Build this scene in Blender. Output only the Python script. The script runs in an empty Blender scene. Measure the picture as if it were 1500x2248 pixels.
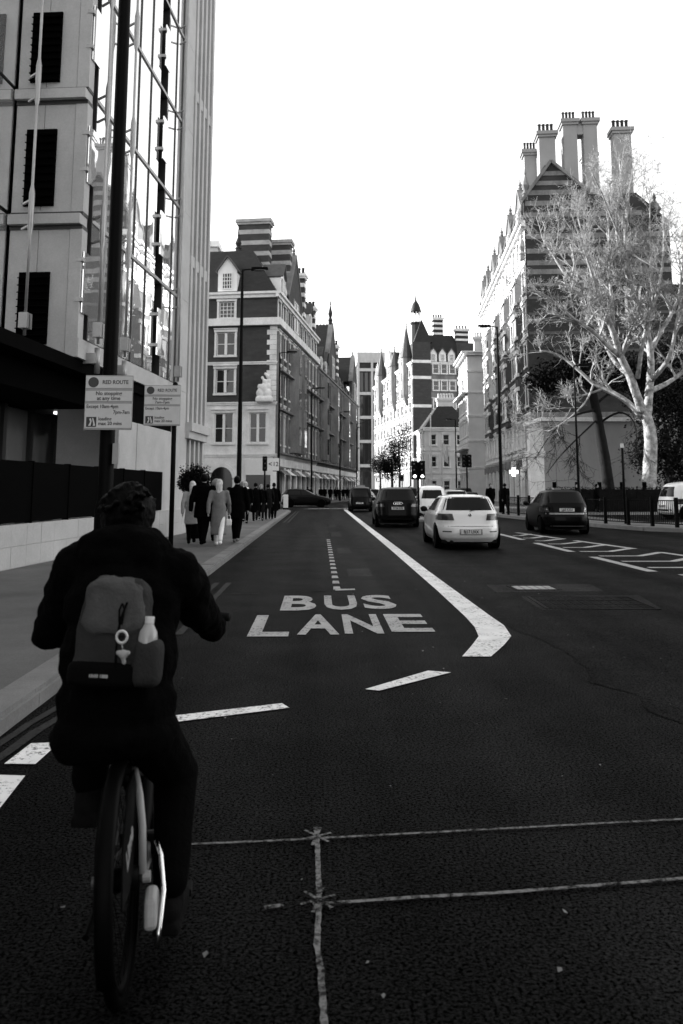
import bpy, bmesh, math, random
import numpy as np
from mathutils import Matrix, Vector, noise as mnoise
R = math.radians
SC = bpy.context.scene
COL = SC.collection

# ------------------------------------------------------------------ camera, sky, sun, exposure
cam_d = bpy.data.cameras.new('camera'); cam = bpy.data.objects.new('camera', cam_d); COL.objects.link(cam)
cam_d.sensor_fit = 'VERTICAL'; cam_d.sensor_height = 36.0; cam_d.lens = 36.0 * 1800 / 2248
cam_d.shift_y = -(1124 - 823) / 2248
cam_d.clip_start = 0.1; cam_d.clip_end = 4000
cam.location = (0, 0, 1.55); cam.rotation_euler = (R(98.0), 0, R(-1.5127))
cam_d.dof.use_dof = True; cam_d.dof.focus_distance = 9.0; cam_d.dof.aperture_fstop = 4.0
SC.camera = cam

SUN_EL, SUN_AZ = 20.0, 20.0            # low winter sun from the left, a little ahead of square-on
sd = Vector((-math.cos(R(SUN_EL)) * math.cos(R(SUN_AZ)), math.cos(R(SUN_EL)) * math.sin(R(SUN_AZ)), math.sin(R(SUN_EL))))
world = bpy.data.worlds.new('World'); SC.world = world; world.use_nodes = True
nt = world.node_tree; nt.nodes.clear()
sky = nt.nodes.new('ShaderNodeTexSky'); sky.sky_type = 'NISHITA'; sky.sun_disc = False
sky.sun_elevation = R(SUN_EL); sky.sun_rotation = math.atan2(sd.x, sd.y)
sky.air_density = 1.0; sky.dust_density = 0.4; sky.ozone_density = 1.0
# blue-sensitive black and white film
bw = nt.nodes.new('ShaderNodeSeparateColor'); bg = nt.nodes.new('ShaderNodeBackground'); wo = nt.nodes.new('ShaderNodeOutputWorld')
bg.inputs['Strength'].default_value = 0.15
nt.links.new(sky.outputs[0], bw.inputs[0]); nt.links.new(bw.outputs[2], bg.inputs[0]); nt.links.new(bg.outputs[0], wo.inputs[0])
sl = bpy.data.lights.new('sun', 'SUN'); sl.energy = 5.0; sl.angle = R(0.5); sl.color = (1, 1, 1)
sun = bpy.data.objects.new('sun', sl); COL.objects.link(sun)
sun.rotation_euler = sd.to_track_quat('Z', 'Y').to_euler()
SC.view_settings.view_transform = 'Standard'; SC.view_settings.look = 'None'
SC.view_settings.exposure = 1.7; SC.view_settings.gamma = 1.0; SC.view_settings.use_curve_mapping = False
SC.cycles.max_bounces = 6; SC.cycles.diffuse_bounces = 3; SC.cycles.glossy_bounces = 3
SC.cycles.use_denoising = True

# ------------------------------------------------------------------ helpers
class MB:
    """collects shapes; build() links them as ONE mesh object"""
    def __init__(s): s.v = []; s.f = []
    def add(s, vs, fs):
        n = len(s.v); s.v.extend([tuple(p) for p in vs]); s.f.extend([tuple(i + n for i in q) for q in fs]); return s
    def box(s, x0, x1, y0, y1, z0, z1, F=None):
        p = [(x0,y0,z0),(x1,y0,z0),(x1,y1,z0),(x0,y1,z0),(x0,y0,z1),(x1,y0,z1),(x1,y1,z1),(x0,y1,z1)]
        if F: p = [F(*q) for q in p]
        return s.add(p, [(0,3,2,1),(4,5,6,7),(0,1,5,4),(1,2,6,5),(2,3,7,6),(3,0,4,7)])
    def prism(s, poly, a, b, F=lambda x, y, h: (x, y, h)):
        n = len(poly); p = [F(x, y, a) for x, y in poly] + [F(x, y, b) for x, y in poly]
        return s.add(p, [tuple(range(n - 1, -1, -1)), tuple(range(n, 2 * n))] + [(i, (i + 1) % n, n + (i + 1) % n, n + i) for i in range(n)])
    def bar(s, a, b, w, h, up=(0, 0, 1)):
        a, b = Vector(a), Vector(b); d = (b - a).normalized(); u = Vector(up)
        x = d.cross(u)
        if x.length < 1e-4: x = d.cross(Vector((0, 1, 0)))
        x.normalize(); z = x.cross(d)
        p = [q + x * i * w / 2 + z * j * h / 2 for q in (a, b) for i, j in ((-1,-1),(1,-1),(1,1),(-1,1))]
        return s.add(p, [(0,1,2,3),(7,6,5,4),(0,4,5,1),(1,5,6,2),(2,6,7,3),(3,7,4,0)])
    def tube(s, pts, rad, n=8, cap=True):
        pts = [Vector(p) for p in pts]; m = len(pts)
        if not hasattr(rad, '__len__'): rad = [rad] * m
        vs = []; fs = []; t0 = (pts[1] - pts[0]).normalized()
        x = t0.orthogonal().normalized()
        for i, p in enumerate(pts):
            t = (pts[min(i + 1, m - 1)] - pts[max(i - 1, 0)])
            t = t.normalized() if t.length > 1e-9 else t0
            x = (x - t * x.dot(t)); x = x.normalized() if x.length > 1e-6 else t.orthogonal().normalized()
            y = t.cross(x)
            for k in range(n):
                a = 2 * math.pi * k / n; vs.append(p + (x * math.cos(a) + y * math.sin(a)) * rad[i])
        for i in range(m - 1):
            for k in range(n):
                fs.append((i*n+k, i*n+(k+1)%n, (i+1)*n+(k+1)%n, (i+1)*n+k))
        if cap: fs.append(tuple(range(n - 1, -1, -1))); fs.append(tuple((m - 1) * n + k for k in range(n)))
        return s.add(vs, fs)
    def lathe(s, prof, n=16, c=(0, 0, 0), F=None, closed=False):
        vs = []; fs = []; m = len(prof)
        for r, z in prof:
            for k in range(n):
                a = 2 * math.pi * k / n; q = (c[0] + r * math.cos(a), c[1] + r * math.sin(a), c[2] + z); vs.append(F(*q) if F else q)
        for i in range(m if closed else m - 1):
            j = (i + 1) % m
            for k in range(n): fs.append((i*n+k, i*n+(k+1)%n, j*n+(k+1)%n, j*n+k))
        if not closed:
            fs.append(tuple(range(n - 1, -1, -1))); fs.append(tuple((m - 1) * n + k for k in range(n)))
        return s.add(vs, fs)
    def caps(s, a, b, ra, rb, n=12, k=5):
        """tapered capsule"""
        a, b = Vector(a), Vector(b); d = b - a; L = d.length
        d = d / L if L > 1e-6 else Vector((0, 0, 1))
        pts = []; rr = []
        for i in range(k): q = math.pi / 2 * (1 - i / k) ; pts.append(a - d * ra * math.sin(q)); rr.append(max(ra * math.cos(q), 1e-4))
        pts.append(a); rr.append(ra); pts.append(b + d * 1e-5); rr.append(rb)
        for i in range(1, k + 1): q = math.pi / 2 * i / k; pts.append(b + d * rb * math.sin(q)); rr.append(max(rb * math.cos(q), 1e-4))
        return s.tube(pts, rr, n)
    def ball(s, c, rx, ry=None, rz=None, n=14, m=9, rot=None):
        ry = ry or rx; rz = rz or rx; vs = []; fs = []
        for i in range(m + 1):
            t = math.pi * i / m
            for k in range(n):
                a = 2 * math.pi * k / n; q = Vector((rx*math.sin(t)*math.cos(a), ry*math.sin(t)*math.sin(a), rz*math.cos(t)))
                if rot: q = rot @ q
                vs.append(Vector(c) + q)
        for i in range(m):
            for k in range(n): fs.append((i*n+k, (i+1)*n+k, (i+1)*n+(k+1)%n, i*n+(k+1)%n))
        return s.add(vs, fs)
    def grid(s, rows):
        n = len(rows[0]); vs = [p for r in rows for p in r]
        return s.add(vs, [(i*n+k, i*n+k+1, (i+1)*n+k+1, (i+1)*n+k) for i in range(len(rows)-1) for k in range(n-1)])
    def mesh(s, name):
        me = bpy.data.meshes.new(name); me.from_pydata(s.v, [], s.f); me.validate(); me.update(); return me
    def build(s, name, m, parent=None, smooth=False, bevel=0, fix=True, loc=None):
        me = s.mesh(name)
        if fix:
            bm = bmesh.new(); bm.from_mesh(me); bmesh.ops.recalc_face_normals(bm, faces=bm.faces); bm.to_mesh(me); bm.free()
        if smooth:
            for p in me.polygons: p.use_smooth = True
        o = link(name, me, m, parent)
        if loc is not None: o.location = loc
        if bevel:
            b = o.modifiers.new('bevel', 'BEVEL'); b.width = bevel; b.segments = 2; b.limit_method = 'ANGLE'
        return o

def link(name, me, m=None, parent=None, loc=None, mtx=None):
    o = bpy.data.objects.new(name, me); COL.objects.link(o)
    if m is not None and me is not None and len(me.materials) == 0: me.materials.append(M[m] if isinstance(m, str) else m)
    if parent is not None: o.parent = parent
    if mtx is not None: o.matrix_local = mtx
    if loc is not None: o.location = loc
    return o
def tag(o, label=None, cat=None, group=None, kind=None):
    if label: o['label'] = label
    if cat: o['category'] = cat
    if group: o['group'] = group
    if kind: o['kind'] = kind
    return o
def thing(name, label, cat, loc=(0, 0, 0), rz=0.0, group=None):
    o = bpy.data.objects.new(name, None); COL.objects.link(o); o.location = loc; o.rotation_euler = (0, 0, rz)
    o.empty_display_size = 0.2
    return tag(o, label, cat, group)
def struct(o): o['kind'] = 'structure'; return o
def copy_tree(o, parent=None):
    c = o.copy(); COL.objects.link(c); c.parent = parent
    for ch in list(o.children): copy_tree(ch, c)
    return c
TMP = bpy.data.scenes.new('workbench')      # small empty scene to evaluate modifiers quickly; removed at the end
def evalmesh(o, name):
    TMP.collection.objects.link(o); TMP.view_layers[0].update(); dg = TMP.view_layers[0].depsgraph; dg.update()
    return bpy.data.meshes.new_from_object(o.evaluated_get(dg))
def remesh(mb, vox, smooth=4, name='body'):
    """union of overlapping closed shapes -> one continuous skin"""
    me = mb.mesh(name); o = bpy.data.objects.new(name, me)
    r = o.modifiers.new('r', 'REMESH'); r.mode = 'VOXEL'; r.voxel_size = vox
    if smooth: k = o.modifiers.new('s', 'SMOOTH'); k.iterations = smooth; k.factor = 0.5
    out = evalmesh(o, name); bpy.data.objects.remove(o); bpy.data.meshes.remove(me)
    for p in out.polygons: p.use_smooth = True
    out.materials.clear()
    return out
def text_mesh(body, size, extrude=0.0, offset=0.0, align='CENTER', sx=1.0, sy=1.0, spacing=1.0):
    cu = bpy.data.curves.new('lettering', 'FONT'); cu.body = body; cu.size = size; cu.extrude = extrude; cu.offset = offset
    cu.align_x = align; cu.align_y = 'CENTER'; cu.space_character = spacing; cu.resolution_u = 3
    o = bpy.data.objects.new('lettering', cu)
    me = evalmesh(o, 'lettering'); bpy.data.objects.remove(o); bpy.data.curves.remove(cu)
    me.transform(Matrix.Diagonal((sx, sy, 1, 1))); me.materials.clear()
    return me

# ------------------------------------------------------------------ materials (grey: the photograph is black and white)
M = {}
def mat(name, v, rough=0.8, var=0.15, scale=2.0, bump=0.0, bscale=60.0, spec=None, metal=0.0, coat=0.0, stretch=(1, 1, 1), fine=0.0):
    m = bpy.data.materials.new(name); m.use_nodes = True; t = m.node_tree; b = t.nodes['Principled BSDF']
    b.inputs['Roughness'].default_value = rough; b.inputs['Metallic'].default_value = metal
    if spec is None: spec = 0.5 if (rough < 0.55 or metal) else 0.15
    b.inputs['Specular IOR Level'].default_value = spec; b.inputs['Coat Weight'].default_value = coat
    b.inputs['Coat Roughness'].default_value = 0.04
    g = t.nodes.new('ShaderNodeNewGeometry'); mp = t.nodes.new('ShaderNodeMapping'); mp.inputs['Scale'].default_value = stretch
    t.links.new(g.outputs['Position'], mp.inputs[0])
    n = t.nodes.new('ShaderNodeTexNoise'); n.inputs['Scale'].default_value = scale; n.inputs['Detail'].default_value = 6; n.inputs['Roughness'].default_value = 0.65
    t.links.new(mp.outputs[0], n.inputs['Vector'])
    r = t.nodes.new('ShaderNodeMapRange'); r.inputs['From Min'].default_value = 0.3; r.inputs['From Max'].default_value = 0.7
    r.inputs['To Min'].default_value = v * (1 - var); r.inputs['To Max'].default_value = v * (1 + var)
    t.links.new(n.outputs[0], r.inputs[0]); src = r.outputs[0]
    if fine or bump:
        n2 = t.nodes.new('ShaderNodeTexNoise'); n2.inputs['Scale'].default_value = bscale; n2.inputs['Detail'].default_value = 3
        t.links.new(mp.outputs[0], n2.inputs['Vector'])
        if fine:
            q = t.nodes.new('ShaderNodeMapRange'); q.inputs['From Min'].default_value = 0.3; q.inputs['From Max'].default_value = 0.7
            q.inputs['To Min'].default_value = 1 - fine; q.inputs['To Max'].default_value = 1 + fine
            t.links.new(n2.outputs[0], q.inputs[0]); k = t.nodes.new('ShaderNodeMath'); k.operation = 'MULTIPLY'
            t.links.new(src, k.inputs[0]); t.links.new(q.outputs[0], k.inputs[1]); src = k.outputs[0]
        if bump:
            bp = t.nodes.new('ShaderNodeBump'); bp.inputs['Strength'].default_value = bump; bp.inputs['Distance'].default_value = 0.02
            t.links.new(n2.outputs[0], bp.inputs['Height']); t.links.new(bp.outputs[0], b.inputs['Normal'])
    t.links.new(src, b.inputs['Base Color']); M[name] = m; return m
def glass(name, v=0.02, rough=0.03, spec=1.0, wav=0.0, wscale=0.8, ior=1.5, metal=0.0):
    m = bpy.data.materials.new(name); m.use_nodes = True; t = m.node_tree; b = t.nodes['Principled BSDF']
    b.inputs['Base Color'].default_value = (v, v, v, 1); b.inputs['Roughness'].default_value = rough
    b.inputs['Specular IOR Level'].default_value = spec; b.inputs['IOR'].default_value = ior; b.inputs['Metallic'].default_value = metal
    if wav:
        g = t.nodes.new('ShaderNodeNewGeometry'); n = t.nodes.new('ShaderNodeTexNoise'); n.inputs['Scale'].default_value = wscale; n.inputs['Detail'].default_value = 1
        t.links.new(g.outputs['Position'], n.inputs['Vector']); bp = t.nodes.new('ShaderNodeBump'); bp.inputs['Strength'].default_value = wav; bp.inputs['Distance'].default_value = 0.1
        t.links.new(n.outputs[0], bp.inputs['Height']); t.links.new(bp.outputs[0], b.inputs['Normal'])
    M[name] = m; return m
def emit(name, s):
    m = bpy.data.materials.new(name); m.use_nodes = True; b = m.node_tree.nodes['Principled BSDF']
    b.inputs['Base Color'].default_value = (.8, .8, .8, 1); b.inputs['Emission Color'].default_value = (1, 1, 1, 1); b.inputs['Emission Strength'].default_value = s; M[name] = m
def road_mat(name, v, speck, rough, worn=None, cover=(.35, .5), spec=.024):
    """asphalt: aggregate speckle, patches, tar-dark streaks; worn=(paint value) turns it into worn road paint"""
    m = bpy.data.materials.new(name); m.use_nodes = True; t = m.node_tree; b = t.nodes['Principled BSDF']; L = t.links.new
    b.inputs['Roughness'].default_value = rough; b.inputs['Specular IOR Level'].default_value = spec
    g = t.nodes.new('ShaderNodeNewGeometry'); P = g.outputs['Position']
    def noise(sc, det=4, rgh=0.6):
        n = t.nodes.new('ShaderNodeTexNoise'); n.inputs['Scale'].default_value = sc; n.inputs['Detail'].default_value = det; n.inputs['Roughness'].default_value = rgh; L(P, n.inputs['Vector']); return n.outputs[0]
    def rng(i, a, c, lo, hi):
        r = t.nodes.new('ShaderNodeMapRange'); r.inputs[1].default_value = a; r.inputs[2].default_value = c; r.inputs[3].default_value = lo; r.inputs[4].default_value = hi; L(i, r.inputs[0]); return r.outputs[0]
    def mth(op, a, c):
        k = t.nodes.new('ShaderNodeMath'); k.operation = op
        for i, x in enumerate((a, c)):
            if isinstance(x, (int, float)): k.inputs[i].default_value = x
            else: L(x, k.inputs[i])
        return k.outputs[0]
    vo = t.nodes.new('ShaderNodeTexVoronoi'); vo.inputs['Scale'].default_value = 85; L(P, vo.inputs['Vector'])
    col = rng(noise(0.35, 5), 0.3, 0.7, v * 0.6, v * 1.45)
    fine = rng(noise(72, 3, 0.75), 0.42, 0.60, 1 - speck, 1 + speck * 1.6)
    mp = t.nodes.new('ShaderNodeMapping'); mp.inputs['Scale'].default_value = (1.3, 0.05, 1); L(P, mp.inputs[0])     # tyre-polished tracks along the lanes
    tn = t.nodes.new('ShaderNodeTexNoise'); tn.inputs['Scale'].default_value = 1.0; tn.inputs['Detail'].default_value = 2; L(mp.outputs[0], tn.inputs['Vector'])
    fine = mth('MULTIPLY', fine, mth('MULTIPLY', rng(tn.outputs[0], 0.35, 0.65, 0.7, 1.35), rng(noise(1.1, 4, 0.7), 0.32, 0.68, 0.72, 1.3)))
    col = mth('MULTIPLY', col, fine)
    if worn is None: L(mth('MULTIPLY', fine, spec), b.inputs['Specular IOR Level'])
    cell = t.nodes.new('ShaderNodeSeparateColor'); L(vo.outputs['Color'], cell.inputs[0])
    chip = rng(cell.outputs[0], 0.88, 0.97, 0.0, v * 4.0)
    col = mth('ADD', col, chip)
    if worn is not None:
        w = mth('ADD', rng(noise(30, 4, 0.75), cover[0], cover[1], 0.0, 1.0), rng(noise(2.5, 3), 0.45, 0.6, 0.0, 0.7 if cover[0] < .4 else .25))
        w = mth('MINIMUM', w, 1.0)
        mx = t.nodes.new('ShaderNodeMix'); mx.data_type = 'FLOAT'; L(w, mx.inputs[0]); L(col, mx.inputs[2])
        L(rng(noise(3, 4), 0.3, 0.7, worn * 0.85, worn * 1.1), mx.inputs[3]); col = mx.outputs[0]
    L(col, b.inputs['Base Color'])
    bp = t.nodes.new('ShaderNodeBump'); bp.inputs['Strength'].default_value = 0.9 if worn is None else 0.2; bp.inputs['Distance'].default_value = 0.008
    L(noise(60, 3, 0.8), bp.inputs['Height']); L(bp.outputs[0], b.inputs['Normal'])
    M[name] = m
road_mat('asphalt', 0.0016, 0.97, 0.62); road_mat('asphalt_new', 0.0011, 0.85, 0.66); road_mat('asphalt_patch', 0.008, 0.7, 0.6)
road_mat('paint', 0.02, 0.4, 0.6, 0.8); road_mat('paint_worn', 0.008, 0.4, 0.6, 0.40); road_mat('red_line', 0.008, 0.4, 0.6, 0.04); road_mat('chalk', 0.004, 0.8, 0.7, 0.2, (.40, .6))
mat('pavement', 0.115, 0.8, 0.25, 0.8, 0.15, 90, fine=0.15)
mat('kerb', 0.18, 0.75, 0.18, 2.5, 0.2, 70, fine=0.12)
mat('stone', 0.44, 0.75, 0.12, 0.9, 0.1, 25, fine=0.06); mat('stone_pale', 0.62, 0.8, 0.2, 0.7, 0.2, 12, fine=0.08)
mat('stone_dirty', 0.15, 0.85, 0.4, 0.9, 0.2, 14, fine=0.15, stretch=(1, 1, .35)); mat('terracotta', 0.11, 0.85, 0.35, 0.6, 0.2, 10, fine=0.12)
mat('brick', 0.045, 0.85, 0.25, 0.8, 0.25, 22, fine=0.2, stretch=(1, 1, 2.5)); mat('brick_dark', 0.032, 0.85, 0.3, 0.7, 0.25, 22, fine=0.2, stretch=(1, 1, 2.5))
mat('render_wall', 0.24, 0.8, 0.12, 0.5, 0.08, 20, stretch=(1, 1, .5)); mat('slate', 0.02, 0.6, 0.3, 1.5, 0.3, 9, fine=0.2, stretch=(1, 1, 3)); mat('lead', 0.07, 0.6, 0.2, 2)
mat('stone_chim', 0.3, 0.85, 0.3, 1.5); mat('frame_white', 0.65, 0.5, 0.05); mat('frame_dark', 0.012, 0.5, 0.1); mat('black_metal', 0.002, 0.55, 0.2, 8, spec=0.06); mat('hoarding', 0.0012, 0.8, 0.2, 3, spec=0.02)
mat('steel', 0.3, 0.4, 0.1, 6, metal=0.6); mat('concrete', 0.42, 0.8, 0.12, 1.2)
glass('glass_sky', 0.92, 0.015, 1.0, 0.03, 0.9, 1.5, 0.85); glass('glass', 0.015, 0.04, 0.5, 0.05, 1.2, 1.5); glass('glass_dark', 0.006, 0.05, 0.5); glass('car_glass', 0.002, 0.03, 0.2)
glass('glass_shop', 0.22, 0.08, 1.0, 0.25, 1.5, 1.5, 0.5); mat('render_pale', 0.5, 0.8, 0.12, 0.5, 0.08, 20)
mat('blind', 0.5, 0.8, 0.1, 3)
mat('car_white', 0.72, 0.3, 0.02, 1, coat=0.6); mat('car_black', 0.0015, 0.4, 0.05, 1, coat=0.07, spec=0.06); mat('car_grey', 0.18, 0.35, 0.03, 1, coat=0.7); mat('tyre', 0.0014, 0.8, 0.2, 10, spec=0.02)
mat('rubber', 0.004, 0.7, 0.1, 10, spec=0.1); mat('alloy', 0.35, 0.3, 0.1, 10, metal=0.8); mat('lamp_red', 0.03, 0.25, 0.1, 5, coat=0.3); mat('plate', 0.55, 0.5, 0.03); mat('ink', 0.012, 0.6, 0.1)
mat('chrome', 0.8, 0.12, 0.02, metal=1.0); emit('lit_lamp', 3.0); emit('lit_sign', 2.2)
mat('sign_white', 0.6, 0.45, 0.06, 6); mat('sign_grey', 0.33, 0.45, 0.06, 6); mat('sign_ink', 0.03, 0.5, 0.05); mat('sign_red', 0.04, 0.5, 0.05)
mat('cloth_black', 0.0016, 0.95, 0.3, 12, 0.3, 60, spec=0.03); mat('cloth_dark', 0.006, 0.9, 0.3, 12, 0.2, 80, spec=0.05); mat('cloth_grey', 0.16, 0.9, 0.15, 10, 0.2, 80, spec=0.2)
mat('cloth_pale', 0.33, 0.9, 0.15, 10, 0.2, 60, spec=0.2); mat('cloth_white', 0.75, 0.85, 0.06, 10, spec=0.2); mat('skin', 0.3, 0.6, 0.1, 15); mat('hair_dark', 0.0014, 0.5, 0.5, 40, 0.3, 150, stretch=(1, 1, .2), spec=0.05); mat('hair_fair', 0.5, 0.55, 0.3, 40, 0.5, 150, stretch=(1, 1, .2)); mat('hair_grey', 0.22, 0.6, 0.3, 40, 0.5, 120)
mat('bag', 0.024, 0.75, 0.25, 9, 0.25, 90); mat('bag_flap', 0.062, 0.75, 0.25, 9, 0.25, 90); mat('bag_dark', 0.002, 0.8, 0.2, 12, spec=0.05); mat('bike_white', 0.3, 0.4, 0.1, 12); mat('bike_grey', 0.05, 0.45, 0.2, 12); mat('bike_dark', 0.0012, 0.5, 0.2, 10, spec=0.05); glass('bottle', 0.35, 0.15, 0.5)
mat('bark', 0.24, 0.85, 0.75, 2.6, 0.4, 14, fine=0.2); mat('twig', 0.23, 0.85, 0.3, 2.0); mat('bark_dark', 0.008, 0.9, 0.3, 3, 0.4, 14); mat('leaf_dark', 0.006, 0.8, 0.4, 2.0, spec=0.05)
# ------------------------------------------------------------------ ground, road, pavements, kerbs, markings
rnd = random.Random(7)
road = struct(MB().add([(-900, -60, 0), (900, -60, 0), (900, 1500, 0), (-900, 1500, 0)], [(0, 1, 2, 3)]).build('road', 'asphalt'))
def ribbon(mb, pts, w, z=0.004, jit=0.0, step=None):
    P = [Vector((p[0], p[1], 0)) for p in pts]
    if step:
        Q = []
        for a, b in zip(P, P[1:]):
            k = max(1, int((b - a).length / step)); Q += [a.lerp(b, i / k) for i in range(k)]
        P = Q + [P[-1]]
    L = []; n = len(P)
    for i, p in enumerate(P):
        t = (P[min(i + 1, n - 1)] - P[max(i - 1, 0)]).normalized(); s = Vector((t.y, -t.x, 0))
        ww = w[i] if hasattr(w, '__len__') else w
        L.append((p - s * (ww / 2 + rnd.uniform(-jit, jit)), p + s * (ww / 2 + rnd.uniform(-jit, jit))))
    vs = []; [vs.extend(((a.x, a.y, z), (b.x, b.y, z))) for a, b in L]
    mb.add(vs, [(2*i, 2*i+1, 2*i+3, 2*i+2) for i in range(n - 1)]); return mb
def flat(mb, pts, z): return mb.add([(x, y, z) for x, y in pts], [tuple(range(len(pts)))])
def mark(name, m, f, z=0.008):
    return f(MB()).build(name, m, road)

# newer dark asphalt of the outer lanes, with a ragged edge
ed = [(2.16, 62), (2.16, 40), (2.16, 26), (2.18, 18), (2.2, 14), (2.24, 11.5), (2.2, 9.4), (2.3, 8.8), (2.38, 8.1), (2.33, 7.4), (2.2, 6.9), (2.42, 6.45), (2.3, 6.0), (2.46, 5.6), (2.4, 5.0), (2.5, 4.2), (2.45, 3.0), (2.5, 0)]
Q = []
for a, b in zip(ed, ed[1:]):
    k = max(1, int(math.hypot(b[0]-a[0], b[1]-a[1]) / 0.12))
    for i in range(k):
        t = i / k; Q.append((a[0]+(b[0]-a[0])*t + rnd.uniform(-.035, .035), a[1]+(b[1]-a[1])*t))
mb = MB(); vs = []
for x, y in Q: vs += [(x, y, 0.004), (30, y, 0.004)]
mb.add(vs, [(2*i, 2*i+1, 2*i+3, 2*i+2) for i in range(len(Q)-1)])
mb.build('outer_lane_surfacing', 'asphalt_new', road)
# bus lane edge line with its hooked near end
ribL = [(1.90, 66), (1.88, 50), (1.87, 34), (1.86, 22), (1.84, 16), (1.83, 13), (1.80, 10.4), (1.77, 9.6), (1.70, 9.0), (1.52, 8.45), (1.34, 7.94)]
ribR = [(2.18, 66), (2.15, 50), (2.13, 34), (2.12, 22), (2.10, 16), (2.11, 13), (2.12, 10.4), (2.13, 9.7), (2.05, 9.0), (1.86, 8.5), (1.61, 7.93)]
mb = MB(); vs = []
for (a, b), (c, d) in zip(ribL, ribR): vs += [(a, b, .008), (c, d, .008)]
mb.add(vs, [(2*i, 2*i+1, 2*i+3, 2*i+2) for i in range(len(ribL)-1)]); mb.build('lane_line', 'paint', road)
for pts in ([(0.36, 6.69), (0.47, 6.64), (1.13, 7.27), (0.94, 7.34)], [(-0.98, 5.80), (-0.21, 6.15), (-0.27, 6.28), (-1.0, 5.97)], [(-1.79, 4.98), (-1.61, 4.97), (-1.60, 5.38), (-1.77, 5.36)], [(-1.80, 4.0), (-1.55, 4.2), (-1.60, 4.78), (-1.8, 4.8)]):
    flat(MB(), pts, .008).build('lane_dash', 'paint', road)
# BUS / LANE
for s, x0, x1, y0, y1 in (('B', -.51, -.04, 10.95, 12.45), ('U', .07, .52, 11.0, 12.45), ('S', .60, 1.05, 11.05, 12.5), ('L', -.77, -.33, 9.05, 10.55), ('A', -.24, .22, 9.15, 10.6), ('N', .28, .71, 9.2, 10.6), ('E', .80, 1.28, 9.3, 10.6)):
    me = text_mesh(s, 1.0, 0, 0.026)
    vx = [v.co.x for v in me.vertices]; vy = [v.co.y for v in me.vertices]
    ax, bx, ay, by = min(vx), max(vx), min(vy), max(vy)
    for v in me.vertices: v.co = (x0 + (v.co.x-ax)/(bx-ax)*(x1-x0), y0 + (v.co.y-ay)/(by-ay)*(y1-y0), .008)
    link('road_letter', me, 'paint_worn', road)
# centre track of small worn squares, and repair patches
y = 13.2
while y < 42:
    flat(MB(), [(.22, y), (.34, y), (.33, y+.42), (.23, y+.42)], .006).build('worn_stud_mark', 'asphalt_patch' if y > 26 else 'paint_worn', road) if y < 40 else None
    y += .85
for x0, x1, y0, y1 in ((.52, .98, 15.2, 16.7), (.45, .8, 20.6, 22.6), (.4, .75, 28, 31), (.4, .7, 35, 38)):
    flat(MB(), [(x0, y0), (x1, y0+.1), (x1, y1), (x0+.03, y1-.1)], .005).build('repair_patch', 'asphalt_patch', road)
ribbon(MB(), [(-.25, 12.95), (.6, 13.25)], .06, .006, .01, .1).build('crack_seal', 'asphalt_patch', road)
ribbon(MB(), [(-2, 12.6), (-.9, 12.75)], .1, .006, .02, .1).build('crack_seal', 'asphalt_patch', road)
flat(MB(), [(.25, 13.05), (.56, 13.12), (.56, 13.3), (.25, 13.25)], .009).build('paint_patch', 'paint_worn', road)
# double red line beside the kerb
for x in (-1.72, -1.52):
    ribbon(MB(), [(x, 9.2), (x, 14.2)], .09, .007, .004, .3).build('kerbside_line', 'red_line', road)
    ribbon(MB(), [(x, 40), (x, 61)], .1, .007, .004, .5).build('kerbside_line', 'red_line', road)
ribbon(MB(), [(-1.96, 3.4), (-1.83, 5.6), (-1.62, 7.0), (-1.58, 9.2)], .07, .007, .004, .2).build('kerbside_line', 'red_line', road)
ribbon(MB(), [(-2.03, 4.4), (-1.93, 5.8), (-1.75, 7.2), (-1.74, 9.2)], .06, .007, .004, .2).build('kerbside_line', 'red_line', road)
# hatched central reservation
for i in range(7):
    y1 = 29.6 - 5.1 * i + 0.0
    ribbon(MB(), [(6.38, y1 - 3.5), (6.38, y1)], .21, .008, .006, .4).build('hatch_edge', 'paint_worn', road)
for i in range(5):
    y1 = 30.4 - 4.8 * i; f = lambda y: 7.25 + (30.3 - y) * .135
    ribbon(MB(), [(f(y1 - 3.6), y1 - 3.6), (f(y1), y1)], .2, .008, .006, .4).build('hatch_edge', 'paint_worn', road)
for i in range(11):
    y0 = 28.4 - 1.46 * i; xr = 7.25 + (30.3 - y0) * .125
    if y0 > 13: ribbon(MB(), [(6.62, y0), (max(xr - 1.0, 6.9), y0), (xr, y0 + 1.15)], .2, .0075, .006, .3).build('hatch_bar', 'paint_worn', road)
ribbon(MB(), [(2.0, 70), (3.2, 74), (4.6, 84), (8, 108)], .16, .008).build('lane_line', 'paint_worn', road)
ribbon(MB(), [(-1.2, 69), (.8, 70.5), (1.9, 70)], .3, .008).build('give_way_line', 'paint_worn', road)
# surveyor's chalk: two cross lines, one along, two stars
cz = [.009]
def chalk(pts, w=.022): cz[0] += .0004; ribbon(MB(), pts, w, cz[0], w * .10, .025).build('chalk_line', 'chalk', road)
chalk([(-.62, 3.87), (-.2, 3.90), (-.01, 3.92), (.5, 3.97), (1.1, 4.03), (1.9, 4.11)], .018)
chalk([(-.2, 3.31), (-.13, 3.325)], .025); chalk([(-.02, 3.33), (.35, 3.37), (.71, 3.4), (1.1, 3.45), (1.7, 3.53)], .022)
chalk([(-.012, 4.04), (-.005, 3.9), (.0, 3.6), (.004, 3.35), (-.004, 3.05), (.01, 2.9), (.02, 2.6), (.02, 2.3)], .021)
for cx, cy in ((-.008, 3.94), (0, 3.36)):
    for a in (20, 75, 140): chalk([(cx - .07*math.cos(R(a)), cy - .1*math.sin(R(a))), (cx + .07*math.cos(R(a)), cy + .1*math.sin(R(a)))], .014)
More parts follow.
